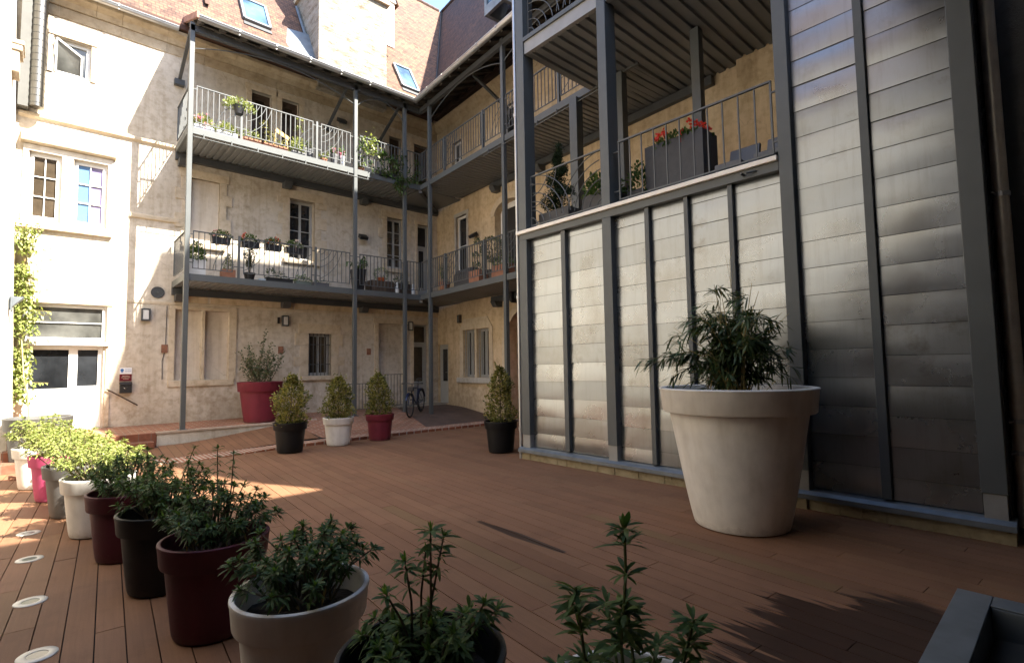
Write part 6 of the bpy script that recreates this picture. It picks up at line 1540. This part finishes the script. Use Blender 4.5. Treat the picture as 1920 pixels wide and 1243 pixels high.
rnd=random.Random(155); lf=MB()
for i in range(130): leaf(lf,Vector((rnd.gauss(0,.12),rnd.gauss(0,.06),rnd.gauss(.05,.16)+.0)),rdir(rnd),.08,.05,rnd,.4)
st=MB().tube([(0,-.05,-.75),(.05,0,-.3),(0,0,.1)],.006,5); build(lf,'foliage',M['leaf_sunlit_lime'],t,local=True); build(st,'stems',M['bark'],t,local=True)
boxplant(GB,7.1,7.75,-.22,.02,ZU-.02,.16,'black','dark trough under the climber in the shaded corner of the upper balcony','flower box',leafm='leaf',lh=.2,n=120,flo='white_fl',nf=3,seed=156,group=GU)
# terrace of the metal tower
ZT=3.905
t=boxplant(FD,.25,.95,-.62,-.2,ZT,.34,'planter_dark','charcoal planter holding the spiral topiary on the tower terrace','planter',seed=160,name='planter',taper=.06)
t=thing('topiary',tuple(FD[0]+FD[1]*.55+FD[2]*-.42+Z3*(ZT+.28)),'spiral-cut dark topiary on the tower terrace','shrub')
rnd=random.Random(161); lf=MB(); st=MB().tube([(0,0,0),(0,0,1.15)],.015,6)
for i in range(5200):
    t_=rnd.random()**1.2; th=t_*2*pi*2.6+rnd.gauss(0,.6); r=(.30*(1-t_)+.07)*rnd.uniform(.15,1); p=Vector((r*cos(th),r*sin(th),.12+t_*1.0+rnd.gauss(0,.025))); sleaf(lf,p,rdir(rnd)+Vector((cos(th),sin(th),.2)),.04,.016,rnd)
for i in range(2600):
    t_=rnd.random(); r=(1-t_)*.15+.03; p=Vector((rnd.gauss(0,r*.6),rnd.gauss(0,r*.6),.12+t_*1.05)); sleaf(lf,p,rdir(rnd),.045,.018,rnd)
for i in range(300): t_=rnd.random(); p=Vector((rnd.gauss(0,.03),rnd.gauss(0,.03),1.1+.2*t_)); sleaf(lf,p,Vector((0,0,1))+rdir(rnd),.045,.014,rnd)
add_plant(t,st,lf,'leaf_yew')
boxplant(FD,1.2,1.78,-.7,-.25,ZT,.42,'planter_dark','charcoal planter with a leafy green shrub behind the curved railing','planter',leafm='leaf',lh=.5,n=750,seed=162,name='planter',taper=.06,L=.08)
boxplant(FD,2.05,2.3,-.62,-.3,ZT,.3,'planter_dark','dark planter with trailing leaves right of the second terrace post','planter',leafm='leaf',lh=.55,n=260,seed=163,name='planter',L=.07)
boxplant(FD,2.30,3.22,-.85,-.42,ZT,.93,'planter_dark','tall charcoal planter box with red geraniums on the tower terrace','planter',leafm='leaf',lh=.24,n=420,flo='red',nf=22,fr_=.05,seed=164,name='planter',taper=.0,L=.07)
def lounge(a0,a1,b0,b1,lab):
    o0=FD[0]+FD[1]*((a0+a1)/2)+FD[2]*((b0+b1)/2); t=thing('garden_chair',(o0.x,o0.y,ZT),lab,'chair','low grey chairs on the tower terrace')
    mb=MB(FD); mb.box(a0+.03,b0+.05,ZT+.2,a1-.03,b1,ZT+.27); build(mb,'seat',M['grey_furn'],t,bevel=.01)
    mb=MB(FD); mb.prism([(a0,b0,ZT+.2),(a0,b0+.06,ZT+.2),(a0,b0-.06,ZT+.62),(a0,b0-.12,ZT+.62)],(a1-a0,0,0)); build(mb,'backrest',M['grey_furn'],t,bevel=.008)
    for a in (a0+.03,a1-.08):
        for b in (b0+.06,b1-.06): build(MB(FD).box(a,b-.025,ZT+.002,a+.05,b+.025,ZT+.198),'leg',M['grey_furn'],t)
lounge(3.42,3.82,-.75,-.25,'low grey terrace chair to the right of the tall geranium planter')
lounge(3.92,4.33,-.75,-.25,'low grey terrace chair beside the tall tower post')
